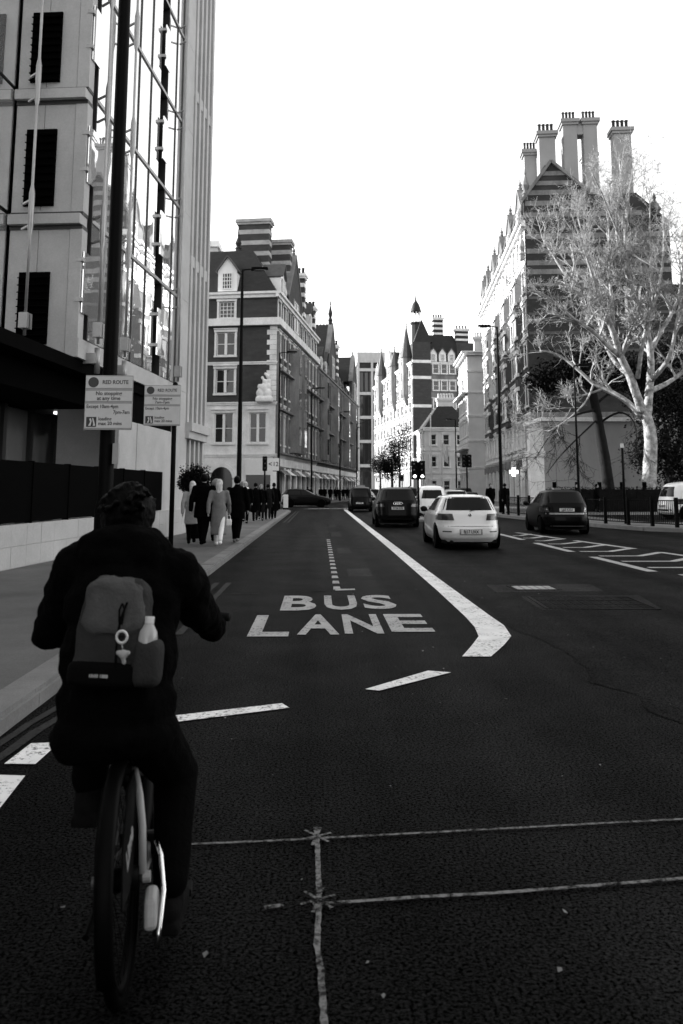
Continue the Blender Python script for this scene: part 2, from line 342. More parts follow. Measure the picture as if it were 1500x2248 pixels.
# scattered pale grit and leaf bits on the road
mb = MB()
for i in range(70):
    y = 2.6 + 14 * rnd.random() ** 1.6; x = rnd.uniform(-1.2, 2.0 + y * .15); s = rnd.uniform(.004, .012) ; a = rnd.uniform(0, 6.28)
    mb.add([(x + s*math.cos(a+k), y + s*1.6*math.sin(a+k), .006 + s*.5*(k % 2)) for k in (0, 1.4, 2.9, 4.4)], [(0, 1, 2, 3)])
tag(mb.build('litter', 'kerb'), 'tiny pale bits of grit scattered on the dark road', 'litter', None, 'stuff')
# inspection covers
def cover(label, c, w, d, rz, pal):
    t = thing('manhole_cover', label, 'manhole cover', (c[0], c[1], .004), rz)
    f = MB(); b = .05
    for x0, x1, y0, y1 in ((-w/2, w/2, -d/2, -d/2+b), (-w/2, w/2, d/2-b, d/2), (-w/2, -w/2+b, -d/2+b, d/2-b), (w/2-b, w/2, -d/2+b, d/2-b)): f.box(x0, x1, y0, y1, 0, .008)
    f.build('cover_frame', 'asphalt_patch', t)
    p = MB(); n = max(2, int(w / .14))
    for i in range(n):
        for j in range(3): p.box(-w/2+b+.02+(w-2*b-.02)*i/n, -w/2+b+(w-2*b-.02)*(i+1)/n, -d/2+b+.02+(d-2*b-.02)*j/3, -d/2+b+(d-2*b-.02)*(j+1)/3, .001, .006)
    p.build('cover_plate', pal, t)
cover('small worn pale metal cover set in the road', (3.42, 13.35), .75, .6, 0, 'paint_worn')
cover('large dark rectangular metal cover set in the road', (3.75, 11.6), 1.5, 1.3, R(-3), 'asphalt_new')
flat(MB(), [(2.9, 10.9), (4.5, 11.0), (4.75, 12.4), (2.95, 12.3)], .0055).build('repair_patch', 'asphalt_patch', road)
flat(MB(), [(2.7, 12.8), (4.4, 12.9), (4.5, 13.9), (2.75, 13.8)], .0055).build('repair_patch', 'asphalt_patch', road)
flat(MB(), [(2.6, 4.5), (6, 4.8), (6.2, 7.2), (3.2, 7.5), (2.8, 6.6)], .0055).build('repair_patch', 'asphalt_new', road)

# pavements and kerbstones
def slab(name, pts, z, m='pavement'):
    return struct(MB().prism(pts, 0.001, z).build(name, m))
KL = [(-2.17, -2), (-2.17, 58.5), (-2.4, 60.8), (-3.2, 62.8), (-4.8, 63.9), (-30, 65)]
pave_left = slab('pavement_left', [(-2.18, -2)] + [(x - .02, y) for x, y in KL[1:]] + [(-60, 65), (-60, -2)], .118)
def kerb_run(name, pts, h, w=.3, L=.92, side=1):
    k = bpy.data.objects.new(name, None); COL.objects.link(k); k['kind'] = 'structure'
    cache = {}
    P = [Vector((x, y, 0)) for x, y in pts]
    for a, b in zip(P, P[1:]):
        n = max(1, round((b - a).length / L)); l = (b - a).length / n; key = round(l, 3)
        if key not in cache:
            m_ = MB().box(-w/2, w/2, .004, l - .004, 0, h); me = m_.mesh('kerbstone'); bm = bmesh.new(); bm.from_mesh(me)
            bmesh.ops.bevel(bm, geom=[e for e in bm.edges if all(v.co.z > h - .001 for v in e.verts) and abs(e.verts[0].co.x - e.verts[1].co.x) < .001], offset=.03, segments=2, affect='EDGES'); bm.to_mesh(me); bm.free(); cache[key] = me
        for i in range(n):
            q = a.lerp(b, i / n); o = link('kerbstone', cache[key], 'kerb', k, (q.x, q.y, rnd.uniform(-.004, .004)))
            o.rotation_euler = (0, 0, -math.atan2(b.x - a.x, b.y - a.y) + rnd.uniform(-.003, .003))
    return k
kerb_run('kerb_left', KL[:5], .125)
KR = [(40, 22), (18, 27.4), (13.9, 29.8), (12.5, 31.6), (11.75, 34.8), (10.5, 47.6), (10.9, 60), (14.6, 78), (19, 121), (19.4, 145), (17, 190), (8, 300)]
pave_right = slab('pavement_right', KR + [(200, 300), (200, 22)], .15)
kerb_run('kerb_right', KR[1:8], .155)
tdir = (math.sin(R(8.5)), math.cos(R(8.5)))
KB = [(-30, 78.6), (-4.5, 79.4), (-2.4, 79.8), (-1.5, 81.6)] + [(-1.5 + tdir[0]*s, 81.6 + tdir[1]*s) for s in (30, 60, 90, 200)]
pave_far = slab('pavement_far', KB + [(-60, 290), (-60, 78.6)], .15)
kerb_run('kerb_far', KB[1:6], .155)
side_road = struct(MB().box(14.5, 80, 36, 47, .15, .156).build('side_road', 'asphalt'))
# ------------------------------------------------------------------ buildings
class Face:
    """a vertical wall plane: u along, v up, w outward"""
    def __init__(s, o, U, N): s.o = Vector(o); s.U = Vector(U).normalized(); s.N = Vector(N).normalized(); s.Z = Vector((0, 0, 1))
    def __call__(s, u, v, w=0.0): return s.o + s.U * u + s.Z * v + s.N * w
    def mtx(s, u, v, w=0.0):
        m = Matrix((s.U, s.Z, s.N)).transposed().to_4x4(); m.translation = s(u, v, w); return m   # local x=u, y=up, z=out
    def box(s, mb, u0, u1, v0, v1, w0, w1): return mb.box(u0, u1, v0, v1, w0, w1, F=s)
def holed(mb, F, u0, u1, v0, v1, holes, depth, w=0.0):
    """wall skin with real openings and reveals"""
    us = sorted({u0, u1} | {h[0] for h in holes} | {h[1] for h in holes}); vs = sorted({v0, v1} | {h[2] for h in holes} | {h[3] for h in holes})
    us = [a for a in us if u0 <= a <= u1]; vs = [a for a in vs if v0 <= a <= v1]
    for j in range(len(vs) - 1):
        run = None
        for i in range(len(us)):
            solid = i < len(us) - 1 and not any(h[0] - 1e-6 <= us[i] and us[i+1] <= h[1] + 1e-6 and h[2] - 1e-6 <= vs[j] and vs[j+1] <= h[3] + 1e-6 for h in holes)
            if solid and run is None: run = us[i]
            if not solid and run is not None:
                mb.add([F(run, vs[j], w), F(us[i], vs[j], w), F(us[i], vs[j+1], w), F(run, vs[j+1], w)], [(0, 1, 2, 3)]); run = None
    for a, b, c, d in holes:
        for p, q in (((a, c), (b, c)), ((b, c), (b, d)), ((b, d), (a, d)), ((a, d), (a, c))):
            mb.add([F(*p, w), F(*q, w), F(*q, w - depth), F(*p, w - depth)], [(0, 1, 2, 3)])
    return mb
WC = {}
def window(parent, F, u, v, w, h, style='sash', out=0.0, rec=.2, glz='glass', surround=None, frm='frame_white', sur_w=.22, blind=False):
    """u, v: lower left corner of the opening.  window (frame) > pane, surround, sill"""
    key = (round(w, 2), round(h, 2), style, rec, frm, sur_w)
    if key not in WC:
        f = MB(); b = .09; z0, z1 = -rec, -rec + .07
        for q in ((0, b, 0, h), (w - b, w, 0, h), (b, w - b, 0, b), (b, w - b, h - b, h)): f.box(q[0], q[1], q[2], q[3], z0, z1)
        if style in ('sash', 'pair', 'grid'): f.box(b, w - b, h * .48, h * .48 + .07, z0, z1 - .005)
        if style == 'pair': f.box(w/2 - .13, w/2 + .13, b, h - b, z0, z1 + .08)
        if style == 'grid':
            for k in (1, 2, 3): f.box(w*k/4 - .03, w*k/4 + .03, b, h - b, z0, z1 - .01)
            for k in (.25, .72): f.box(b, w - b, h*k - .025, h*k + .025, z0, z1 - .012)
        if style == 'cross':
            f.box(w/2 - .06, w/2 + .06, b, h - b, z0, z1 + .05); f.box(b, w - b, h*.62, h*.62 + .12, z0, z1 + .04)
        fm = f.mesh('window'); p = MB().box(.03, w - .03, .03, h - .03, z0 - .03, z0 + .02); pm = p.mesh('pane')
        s = MB(); k = sur_w
        for q in ((-k, -.003, -.02, h + .02), (w + .003, w + k, -.02, h + .02)): s.box(q[0], q[1], q[2], q[3], -.01, .07)
        s.box(-k - .05, w + k + .05, h + .02, h + .02 + k * 1.3, -.01, .13); s.box(-k - .08, w + k + .08, h + .02 + k * 1.3, h + .1 + k * 1.3, -.01, .26); s.box(-k - .04, w + k + .04, -.2, -.02, -.01, .17)
        WC[key] = (fm, pm, s.mesh('surround'), {})
    fm, pm, sm, mm = WC[key]
    def use(me, m):
        kk = (me.name, m)
        if kk not in mm: c = me.copy(); c.materials.clear(); c.materials.append(M[m]); mm[kk] = c
        return mm[kk]
    o = link('window', use(fm, frm), None, parent, mtx=F.mtx(u, v, out))
    link('pane', use(pm, glz), None, o)
    if surround: link('surround', use(sm, surround), None, o)
    if blind: MB().box(.04, w - .04, h * rnd.uniform(.45, .75), h - .04, -rec + .025, -rec + .03).build('blind', 'blind', o)
    return o
def frustum(mb, a, b, z0, z1, ins):
    """mansard over the quad a (4 ground points, ordered), inset towards its centre"""
    c = sum((Vector(p) for p in a), Vector((0, 0, 0))) / 4
    lo = [Vector((p[0], p[1], z0)) for p in a]; hi = []
    for p, i in zip(a, range(4)):
        n0 = Vector(a[(i+1) % 4]) - Vector(p); n1 = Vector(a[(i-1) % 4]) - Vector(p); n0.z = n1.z = 0
        hi.append(Vector((p[0], p[1], z1)) + n0.normalized() * ins[i][0] + n1.normalized() * ins[i][1])
    return mb.add(lo + hi, [(0, 1, 5, 4), (1, 2, 6, 5), (2, 3, 7, 6), (3, 0, 4, 7), (4, 5, 6, 7), (3, 2, 1, 0)])
def chimney(parent, c, w, d, z0, z1, U, n, bands=True, m='brick', mb2='stone_pale', pots='brick_dark', name='chimney', ph=.9):
    """brick stack with stone bands and a row of pots; U = unit direction of its long side"""
    U = Vector((U[0], U[1], 0)).normalized(); V = Vector((-U.y, U.x, 0)); c = Vector((c[0], c[1], 0))
    F = lambda x, y, z: c + U * x + V * y + Vector((0, 0, z))
    o = MB().box(-w/2, w/2, -d/2, d/2, z0, z1 - .6, F=F).build(name, m, parent)
    cap = MB().box(-w/2 - .15, w/2 + .15, -d/2 - .15, d/2 + .15, z1 - .6, z1 - .35, F=F).box(-w/2 - .28, w/2 + .28, -d/2 - .28, d/2 + .28, z1 - .35, z1, F=F)
    cap.build('chimney_cap', mb2 if bands else m, o)
    if bands:
        z = z1 - 1.7
        while z > z0 + .6:
            MB().box(-w/2 - .04, w/2 + .04, -d/2 - .04, d/2 + .04, z, z + .5, F=F).build('stone_band', mb2, o); z -= 1.25
    for i in range(n):
        x = (i + .5) / n * w - w/2; r = min(.24, w / n * .46)
        MB().lathe([(r*.8, z1), (r, z1 + .1), (r*.75, z1 + ph*.55), (r*.8, z1 + ph*.85), (r*1.15, z1 + ph*.9), (r*.6, z1 + ph)], 8, F=lambda a, b, z, x=x: F(a + x, b, z)).build('chimney_pot', pots, o)
    return o
def finial(parent, p, h, m='stone_pale', r=.25):
    return MB().lathe([(r*.8, 0), (r*.8, h*.18), (r, h*.2), (r*.5, h*.3), (r*.9, h*.45), (r*.55, h*.6), (r*.18, h*.75), (r*.3, h*.82), (.02, h)], 8, c=p).build('finial', m, parent)
def gable(parent, F, u, w, v0, h, m, trim, win=True, deep=3.0, slate='slate', glz='glass'):
    """gabled front: pentagon wall with coping, a finial and a little roof behind"""
    e = h * .42; poly = [(u - w/2, v0), (u + w/2, v0), (u + w/2, v0 + e), (u, v0 + h), (u - w/2, v0 + e)]
    g = MB().prism(poly, -.45, .06, F=F).build('gable', m, parent)
    k = MB()
    for s in (-1, 1):
        a = F(u + s*w*.54, v0 + e - .1, -.2); b = F(u, v0 + h + .12, -.2); k.bar(a, b, .22, .75, up=F.N)
    k.build('gable_coping', trim, g)
    MB().prism([(u - w/2 + .02, v0 + e - .05), (u + w/2 - .02, v0 + e - .05), (u, v0 + h - .08)], -deep, -.46, F=F).build('gable_roof', slate, g)
    if win:
        ww = w * .32; holew = MB(); F.box(holew, u - ww/2 - .15, u + ww/2 + .15, v0 + .35, v0 + .5 + h*.4, .05, .12); holew.build('window_surround', trim, g)
        window(g, F, u - ww/2, v0 + .55, ww, h * .36, 'cross', out=.16, rec=.0)
    finial(g, F(u, v0 + h + .1, -.2), 1.3, trim)
    return g
def dormer(parent, F, u, v, w, h, m='frame_white', glz='glass'):
    poly = [(u - w/2, v), (u + w/2, v), (u + w/2, v + h*.62), (u, v + h), (u - w/2, v + h*.62)]
    d = MB().prism(poly, -2.2, 0, F=F).build('dormer', m, parent)
    window(d, F, u - w*.27, v + .2, w * .54, h * .48, 'grid', out=.075, rec=.0)
    r = MB()
    for s in (-1, 1): r.bar(F(u + s*w*.6, v + h*.56, -.9), F(u, v + h + .1, -.9), .12, 2.4, up=F.N)
    r.build('dormer_roof', 'lead', d)
    return d

def block(name, label, cor, ang, L, D, side, floors, mats, trim, bay, flank=(), glz='glass', corn=.5, first=1, ww=1.3, wstyle='sash', group=None, nsur=True, base=.15, bands=True, kband=True):
    """a street block: its corner nearest the camera, its facade along `ang` degrees, its flank facing the camera.
    mats: (top height, material) from the ground up; flank: openings (u, v, w, h, style) in the flank wall"""
    t = Vector((math.sin(R(ang)), math.cos(R(ang)), 0)); n = Vector((t.y, -t.x, 0)) * (1 if side < 0 else -1)
    b = thing(name, label, 'building', (cor[0], cor[1], base), 0, group)
    S = Face((0, 0, 0), t, n); K = Face((0, 0, 0), -n, -t); H = sum(floors); zs = [0]
    for f in floors: zs.append(zs[-1] + f)
    nb = int(L / bay); hs = []; hk = [(u, u + w, v, v + h) for u, v, w, h, s_ in flank]
    for i, f in enumerate(floors):
        if i < first: continue
        wh = f * .56; v = zs[i] + f * .2
        for k in range(nb):
            u = (k + .5) * L / nb - ww/2; hs.append((u, u + ww, v, v + wh))
    z0 = 0
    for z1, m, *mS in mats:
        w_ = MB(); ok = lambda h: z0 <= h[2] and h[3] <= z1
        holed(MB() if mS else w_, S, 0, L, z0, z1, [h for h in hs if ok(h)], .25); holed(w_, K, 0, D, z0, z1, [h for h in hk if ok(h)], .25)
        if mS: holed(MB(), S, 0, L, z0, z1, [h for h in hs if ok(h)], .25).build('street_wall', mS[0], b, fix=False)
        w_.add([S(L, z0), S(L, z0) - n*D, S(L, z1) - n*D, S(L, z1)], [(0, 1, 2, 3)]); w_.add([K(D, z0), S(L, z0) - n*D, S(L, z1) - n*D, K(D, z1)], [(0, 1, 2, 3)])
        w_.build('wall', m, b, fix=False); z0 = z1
    for h in hs: window(b, S, h[0], h[2], h[1] - h[0], h[3] - h[2], wstyle, glz=glz, surround=trim if nsur else None, blind=rnd.random() < .25)
    for (u, v, w, h, s_) in flank: window(b, K, u, v, w, h, s_, glz=glz, surround=trim)
    for i in range(1, len(zs)):
        last = i == len(zs) - 1
        if not (bands or last): continue
        q = corn if last else .16; z = zs[i]; c = MB(); th = .6 if last else .3
        S.box(c, -q, L, z - th, z - th*.4, .001, q*.6); S.box(c, -q, L, z - th*.4, z, .001, q)
        if kband: K.box(c, .0, D, z - th, z - th*.4, .001, q*.6); K.box(c, .0, D, z - th*.4, z, .001, q)
        c.build('cornice' if last else 'string_course', trim, b)
    return b, S, K, t, n, zs
def roof_over(b, S, K, t, n, L, D, z0, z1, ins, m='slate', over=.0):
    q = [S(0, 0), S(L, 0), S(L, 0) - n*D, K(D, 0)]
    return frustum(MB(), q, None, z0, z1, [(ins, ins)] * 4).build('roof', m, b)

# --- left: modern stone and glass office with steel masts -------------------------------------------------
B1 = thing('office_building', 'modern stone and mirror glass office block with steel masts on its front', 'building', (-5.56, 18.66, .118))
a1 = R(5.3); t1 = Vector((math.sin(a1), math.cos(a1), 0)); n1 = Vector((t1.y, -t1.x, 0))
S1 = Face((0, 0, 0), t1, n1); K1 = Face((0, 0, 0), -n1, -t1)
Z1 = [4.75, 7.9, 11.0, 14.1, 17.2, 20.3, 23.4, 26.5]; TOP1 = 28.0
# return wall facing the camera, in stone panels with joints
RW = 1.75
for z0, z1 in zip([4.45] + Z1[1:], Z1[1:] + [TOP1]):
    for u0, u1 in ((.30, 1.05), (1.05, RW)):
        m_ = MB(); K1.box(m_, u0 + .006, u1 - .006, z0 + .006, z1 - .42, -.3, 0); m_.build('stone_panel', 'stone', B1)
    m_ = MB(); K1.box(m_, -.0, .29, z0 + .006, z1 - .42, -.3, .02); m_.build('stone_panel', 'stone', B1)
    m_ = MB(); K1.box(m_, .02, RW, z1 - .32, z1 - .08, -.3, .16); m_.build('ledge', 'stone', B1)
    m_ = MB(); K1.box(m_, .0, RW, z1 - .42, z1 - .32, -.3, .03); K1.box(m_, .0, RW, z1 - .08, z1 - .0, -.3, .03); m_.build('shadow_gap', 'frame_dark', B1)
# dark louvred vent boxes on the return wall
for z0, z1 in ((4.75, 6.45), (8.05, 9.95), (11.15, 12.95), (14.2, 16.1)):
    lv = MB(); K1.box(lv, .72, 1.45, z0, z1, .001, .05); lv = lv.build('louvre_panel', 'hoarding', B1)
    for k in range(10):
        m_ = MB(); z = z0 + (k + .5) * (z1 - z0) / 10; m_.prism([(.05, z - .06), (.12, z - .08), (.13, z - .06), (.05, z - .03)], .72, 1.45, F=lambda w, v, u: K1(u, v, w)); m_.build('louvre_slat', 'hoarding', lv)
# inner set-back wing nearer the camera
N1 = Face(K1(RW, 0), -t1, n1)
for i, (z0, z1) in enumerate(zip(Z1[:-1], Z1[1:])):
    for k in range(5):
        m_ = MB(); N1.box(m_, .05 + k*2.2, 2.2 + k*2.2, z0 + .05, z1 - .06, -.1, -.05); m_.build('pane', 'glass_sky', B1)
m_ = MB(); N1.box(m_, 0, 11.1, 4.4, TOP1, -.6, -.12); m_.build('backing_wall', 'frame_dark', B1)
# street front: three glazed bays, dark slots, opaque white panels, mullions
def tr(p): return (7.29 / (.0928 + (702 - p) / 1800) - 18.66) / t1.y
slots = [(tr(165) + .02, tr(190)), (tr(336), tr(350))]
bays = [(tr(190), tr(247)), (tr(247), tr(286)), (tr(286), tr(314)), (tr(314), tr(336)), (tr(350), tr(371)), (tr(371), tr(385))]
UG = tr(385); UP = tr(405); UE = tr(447)
m_ = MB(); S1.box(m_, .05, UG, 4.45, TOP1, -.9, -.32); m_.build('backing_wall', 'frame_dark', B1)
for i, (z0, z1) in enumerate(zip(Z1[:-1], Z1[1:])):
    for u0, u1 in bays:
        m_ = MB(); S1.box(m_, u0 + .03, u1 - .03, z0 + (.22 if i == 0 else .05), z1 - .05, -.12, -.07); o = m_.build('pane', 'glass_sky', B1)
    for u0, u1 in slots:
        c = (u0 + u1) / 2; w = (u1 - u0)
        m_ = MB(); S1.box(m_, c - w*.42, c + w*.30, z0 + .75, z1 - .95, .02, .05); o = m_.build('glass_fin', 'glass_sky', B1)
        for zz in (z0 + 1.0, z1 - 1.2):
            q = MB(); S1.box(q, c - w*.55, c - w*.40, zz, zz + .09, -.1, .06); q.build('fin_clamp', 'steel', o)
    m_ = MB(); S1.box(m_, tr(190), UG, z0 - .05, z0 + .05, -.3, -.03); m_.build('transom', 'steel', B1)
for u in [b[0] for b in bays] + [UG - .02]:
    m_ = MB(); S1.box(m_, u - .025, u + .025, 4.7, TOP1, -.3, -.04); m_.build('mullion', 'frame_dark', B1)
m_ = MB(); S1.box(m_, .0, tr(190) - .05, 4.45, TOP1, -.3, -.25); m_.build('slot_lining', 'stone', B1)
# fascia, soffit and ground-floor shopfront under the overhang
m_ = MB(); S1.box(m_, .0, UG, 4.45, 4.9, -.3, .02); m_.build('fascia', 'stone', B1)
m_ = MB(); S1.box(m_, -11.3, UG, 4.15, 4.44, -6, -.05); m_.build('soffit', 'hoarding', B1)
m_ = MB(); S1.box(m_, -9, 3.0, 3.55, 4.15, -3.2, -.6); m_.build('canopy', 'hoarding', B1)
for k in range(9):
    u = -9 + k * 1.5; m_ = MB(); S1.box(m_, u + .04, u + 1.36, .95, 3.5, -2.46, -2.4); m_.build('shop_pane', 'glass_shop', B1)
    m_ = MB(); S1.box(m_, u + 1.36, u + 1.54, 0, 3.55, -2.6, -2.3); m_.build('shop_mullion', 'frame_dark', B1)
m_ = MB(); S1.box(m_, -11.3, 5, 0, 4.14, -6, -2.62); m_.build('shop_wall', 'stone', B1)
m_ = MB(); S1.box(m_, 3.1, 4.6, 0, 3.3, -.45, -.02); m_.build('ground_wall', 'stone', B1)
m_ = MB(); S1.box(m_, 4.61, UG - .02, 0, 3.3, -.45, -.005); m_.build('ground_wall', 'stone', B1)
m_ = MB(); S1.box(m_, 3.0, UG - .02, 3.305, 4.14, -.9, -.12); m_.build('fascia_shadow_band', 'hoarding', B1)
# stone pier, then the gridded stone bay
for z0, z1 in zip([0] + Z1, Z1 + [TOP1]):
    m_ = MB(); S1.box(m_, UG + .01, UP, z0 + .006, z1 - .006, -.5, .05); m_.build('stone_panel', 'stone', B1)
npier = 5; pw = .26; span = UE - UP
for k in range(npier):
    u0 = UP + .03 + k * (span - pw) / (npier - 1)
    for zz0, zz1 in ((3.75, 9.7), (9.7, 16), (16, 22.3), (22.3, TOP1)):
        m_ = MB(); S1.box(m_, u0, u0 + pw, zz0 + .005, zz1 - .005, -.6, .10); m_.build('stone_fin', 'stone', B1)
    m_ = MB(); S1.box(m_, u0, u0 + pw*.8, 0, 3.2, -.5, .04); m_.build('ground_column', 'stone', B1)
m_ = MB(); S1.box(m_, UP, UE, 3.2, 3.45, -.6, .18); S1.box(m_, UP, UE, 3.45, 3.75, -.6, .28); m_.build('ground_cornice', 'stone', B1)
for z in (9.7, 16, 22.3):
    m_ = MB(); S1.box(m_, UP, UE, z - .35, z + .05, -.6, .06); m_.build('spandrel', 'stone', B1)
for z0, z1 in ((3.8, 9.3), (9.8, 15.6), (16.1, 21.9), (22.4, 27.6)):
    for k in range(npier - 1):
        u0 = UP + .03 + pw + k * (span - pw) / (npier - 1); u1 = u0 + (span - pw) / (npier - 1) - pw
        m_ = MB(); S1.box(m_, u0, u1, z0, z1 - 1.1, -.5, -.42); m_.build('pane', 'glass_dark', B1)
        m_ = MB(); S1.box(m_, u0, u1, z1 - 1.1, z1 + .1, -.5, -.3); m_.build('stone_panel', 'stone', B1)
m_ = MB(); S1.box(m_, UG, UE - .02, 0, TOP1 - .1, -4, -.61); m_.build('backing_wall', 'stone', B1)
m_ = MB(); S1.box(m_, -11.3, UE - .05, TOP1 - .2, TOP1, -14, -.9); m_.build('roof', 'lead', B1)
m_ = MB(); S1.box(m_, -11.3, UE - .05, 4.42, TOP1 - .25, -14, -3.6); m_.build('core_wall', 'stone', B1)
m_ = MB(); N1.box(m_, 11.2, 60, 0, TOP1, -12, -.1); m_.build('added_wing_wall', 'stone', B1)  # unseen blank wing, run back past the camera to darken the near road
# steel masts standing off the front
def mast(u, w, z0, face, ztop=27.6, light=True):
    pts = []; rr = []; z = z0
    for i, zc in enumerate([z for z in Z1 if z > z0]):
        pts += [face(u, zc - .75, w), face(u, zc - .55, w), face(u, zc + .25, w), face(u, zc + .45, w)]; rr += [.035, .07, .07, .035]
    o = MB().tube([face(u, z0, w)] + pts, [.035] + rr, 8).build('mast', 'steel', B1, smooth=True)
    for zc in [z for z in Z1 if z > z0]:
        for q in (-.5, .1):
            MB().bar(face(u, zc + q, w), face(u + .15, zc + q - .05, -.05), .045, .045).build('mast_bracket', 'steel', o)
    k = MB(); k.box(u - .13, u - .03, z0 + .15, z0 + .5, w - .1, w + .1, F=face); k.box(u + .03, u + .13, z0 + .15, z0 + .5, w - .1, w + .1, F=face)
    k.build('mast_clevis', 'steel', o); MB().tube([face(u, z0 - .7, w), face(u, z0 - .1, w)], .07, 10).build('mast_foot', 'steel', o, smooth=True)
    MB().bar(face(u - .05, z0 - .35, w), face(u - .05, z0 - .35, -.1), .08, .25).build('mast_foot_bracket', 'steel', o)
mast(-.25, .22, 4.85, Face(K1(1.2, 0, .35), t1, n1))
for p in (187, 249, 372): mast(tr(p), .26, 4.85 if p < 260 else 4.9, S1)
# low stone wall with black screen in front of the office
W1 = thing('low_wall', 'low pale stone block wall topped by a black screen along the pavement', 'wall', (-5.62, 15.4, .118))
tw = Vector((1.12, 12.6, 0)).normalized(); nw = Vector((tw.y, -tw.x, 0)); FW = Face((0, 0, 0), tw, nw)
for k in range(-7, 20):
    for j, (v0, v1) in enumerate(((.02, .40), (.408, .80))):
        m_ = MB(); FW.box(m_, k*.64 + .004, k*.64 + .636, v0, v1, -.3, rnd.uniform(-.003, .003)); m_.build('stone_block', 'stone', W1)
m_ = MB(); FW.box(m_, -4.5, 12.7, 0, .79, -.3, -.02); m_.build('wall_core', 'stone', W1)
for k in range(-2, 6):
    m_ = MB(); FW.box(m_, k*1.82 - .85, k*1.82 + .95, .83, 1.98, -.16, -.08); m_.build('screen_panel', 'hoarding', W1)
    m_ = MB(); FW.box(m_, k*1.82 - .9, k*1.82 - .86, .8, 2.0, -.2, -.06); m_.build('screen_post', 'hoarding', W1)
# unseen block added off to the left, sized to shade the carriageway
SB = thing('side_shade_block', 'unseen plain brick block added behind the office to shade the road', 'building', (-30, 36, .15))
MB().box(-14, 0, 0, 44, 0, 22.5).build('wall', 'brick', SB)
MB().prism([(-14.3, 22.6), (.3, 22.6), (-4, 24.4), (-10, 24.4)], -.3, 44.3, F=lambda x, z, y: (x, y, z)).build('roof', 'slate', SB)

OB = thing('rear_shade_block', 'unseen brick block behind the viewer, added to darken the near road', 'building', (20, -62, .15))  # out-of-view block, added to cut skylight on the near road
MB().box(0, 30, 0, 58, 0, 25).build('wall', 'brick', OB); MB().box(-.4, 30.4, -.4, 58.4, 25, 26).build('cornice', 'stone_pale', OB)
for k in range(12):
    for z in (5, 9.5, 14, 18.5): MB().box(-.06, .01, 2 + k*4.6, 3.6 + k*4.6, z, z + 2.6).build('window', 'glass', OB)
# --- left: brick and stone mansion row, three houses ---------------------------------------------------
def street_pt(s): return (-4.45 + tdir[0]*s, 82 + tdir[1]*s)
fl = [5.0, 5.2, 4.1, 4.0, 3.2]
fk = [(4.35, 6.1, 1.9, 3.0, 'pair'), (.95, 6.1, 1.7, 3.0, 'pair'), (4.3, 11.1, 1.9, 2.5, 'pair'), (4.3, 15.0, 1.9, 2.4, 'pair'), (4.4, 18.9, 1.6, 1.7, 'grid'), (10.5, 11.1, 1.9, 2.5, 'pair'), (10.5, 15, 1.9, 2.4, 'pair')]
H2, S2, K2, t2, n2, zs2 = block('mansion_house', 'tall corner mansion of dark brick and pale stone with striped chimneys, beside the office', (-4.45, 82), 8.5, 27, 16, -1, fl, [(10.2, 'stone_pale'), (21.5, 'brick')], 'stone_pale', 2.7, fk, ww=1.35)
roof_over(H2, S2, K2, t2, n2, 27, 15.8, 21.5, 27.0, 3.4)
m_ = MB(); K2.box(m_, 0, 16, 18.0, 18.75, .02, .5); S2.box(m_, -.5, 27, 18.0, 18.75, .02, .5); m_.build('cornice', 'stone_pale', H2)
for k in range(15):                                   # quoins up the corner
    w_ = .95 if k % 2 else .65; m_ = MB(); z = 10.3 + k * .52
    m_.box(-.05, w_, z, z + .49, -.3, .05, F=K2); m_.build('quoin', 'stone_pale', H2)
m_ = MB()                                              # arched door in the flank
poly = [(4.3, 0), (6.5, 0), (6.5, 2.6)] + [(5.4 + 1.1*math.cos(R(a)), 2.6 + 1.1*math.sin(R(a))) for a in range(15, 180, 15)] + [(4.3, 2.6)]
m_.prism(poly, .01, .05, F=K2); dr = m_.build('arched_doorway', 'glass_dark', H2)
m_ = MB(); m_.prism([(5.4 + 1.45*math.cos(R(a)), 2.6 + 1.45*math.sin(R(a))) for a in range(0, 181, 15)] + [(5.4 + 1.1*math.cos(R(a)), 2.6 + 1.1*math.sin(R(a))) for a in range(180, -1, -15)], .01, .14, F=K2); m_.build('arch_surround', 'stone_pale', dr)
m_ = MB(); K2.box(m_, -.3, 2.9, 0, 3.6, .02, .06); m_.build('shopfront', 'glass_dark', H2)
m_ = MB(); K2.box(m_, .2, 3.0, 2.9, 4.4, .07, .14); m_.build('fascia_sign', 'sign_white', H2)
c_ = K2(1.0, 10.2, .55); m_ = MB(); m_.box(c_.x - .9, c_.x + .8, c_.y - .4, c_.y + .5, c_.z - .1, c_.z + .4)
for dx, dz, r in ((-.45, .8, .42), (.3, .75, .45), (-.1, 1.3, .42), (.35, 1.5, .3), (-.5, 1.45, .26), (.0, 1.95, .26), (.45, 2.0, .2), (-.25, 2.35, .17), (.3, 2.5, .22), (.05, 2.75, .16)): m_.ball((c_.x + dx, c_.y, c_.z + dz), r, r*.8, r*1.15)
st_ = remesh(m_, .09, 1, 'corner_statue'); link('corner_statue', st_, 'stone_pale', H2)
dormer(H2, K2, 5.2, 21.7, 2.0, 3.6); dormer(H2, S2, 3.0, 21.7, 1.9, 3.4); dormer(H2, S2, 21.5, 21.7, 1.9, 3.4)
gable(H2, S2, 10.5, 8.5, 18.6, 9.6, 'brick', 'stone_dirty', deep=9); finial(H2, S2(5.5, 21.5, -.2), 2.6); finial(H2, S2(16, 21.5, -.2), 2.6)
chimney(H2, K2(3.9, 0, -6.5).xy, 3.5, 1.4, 21, 31.3, -n2, 0, mb2='stone_chim'); chimney(H2, K2(1.4, 0, -9).xy, 2.3, 1.3, 21, 29.6, -n2, 0, mb2='stone_chim'); chimney(H2, K2(1.3, 0, -19).xy, 2.0, 1.3, 20, 28.3, -n2, 4)
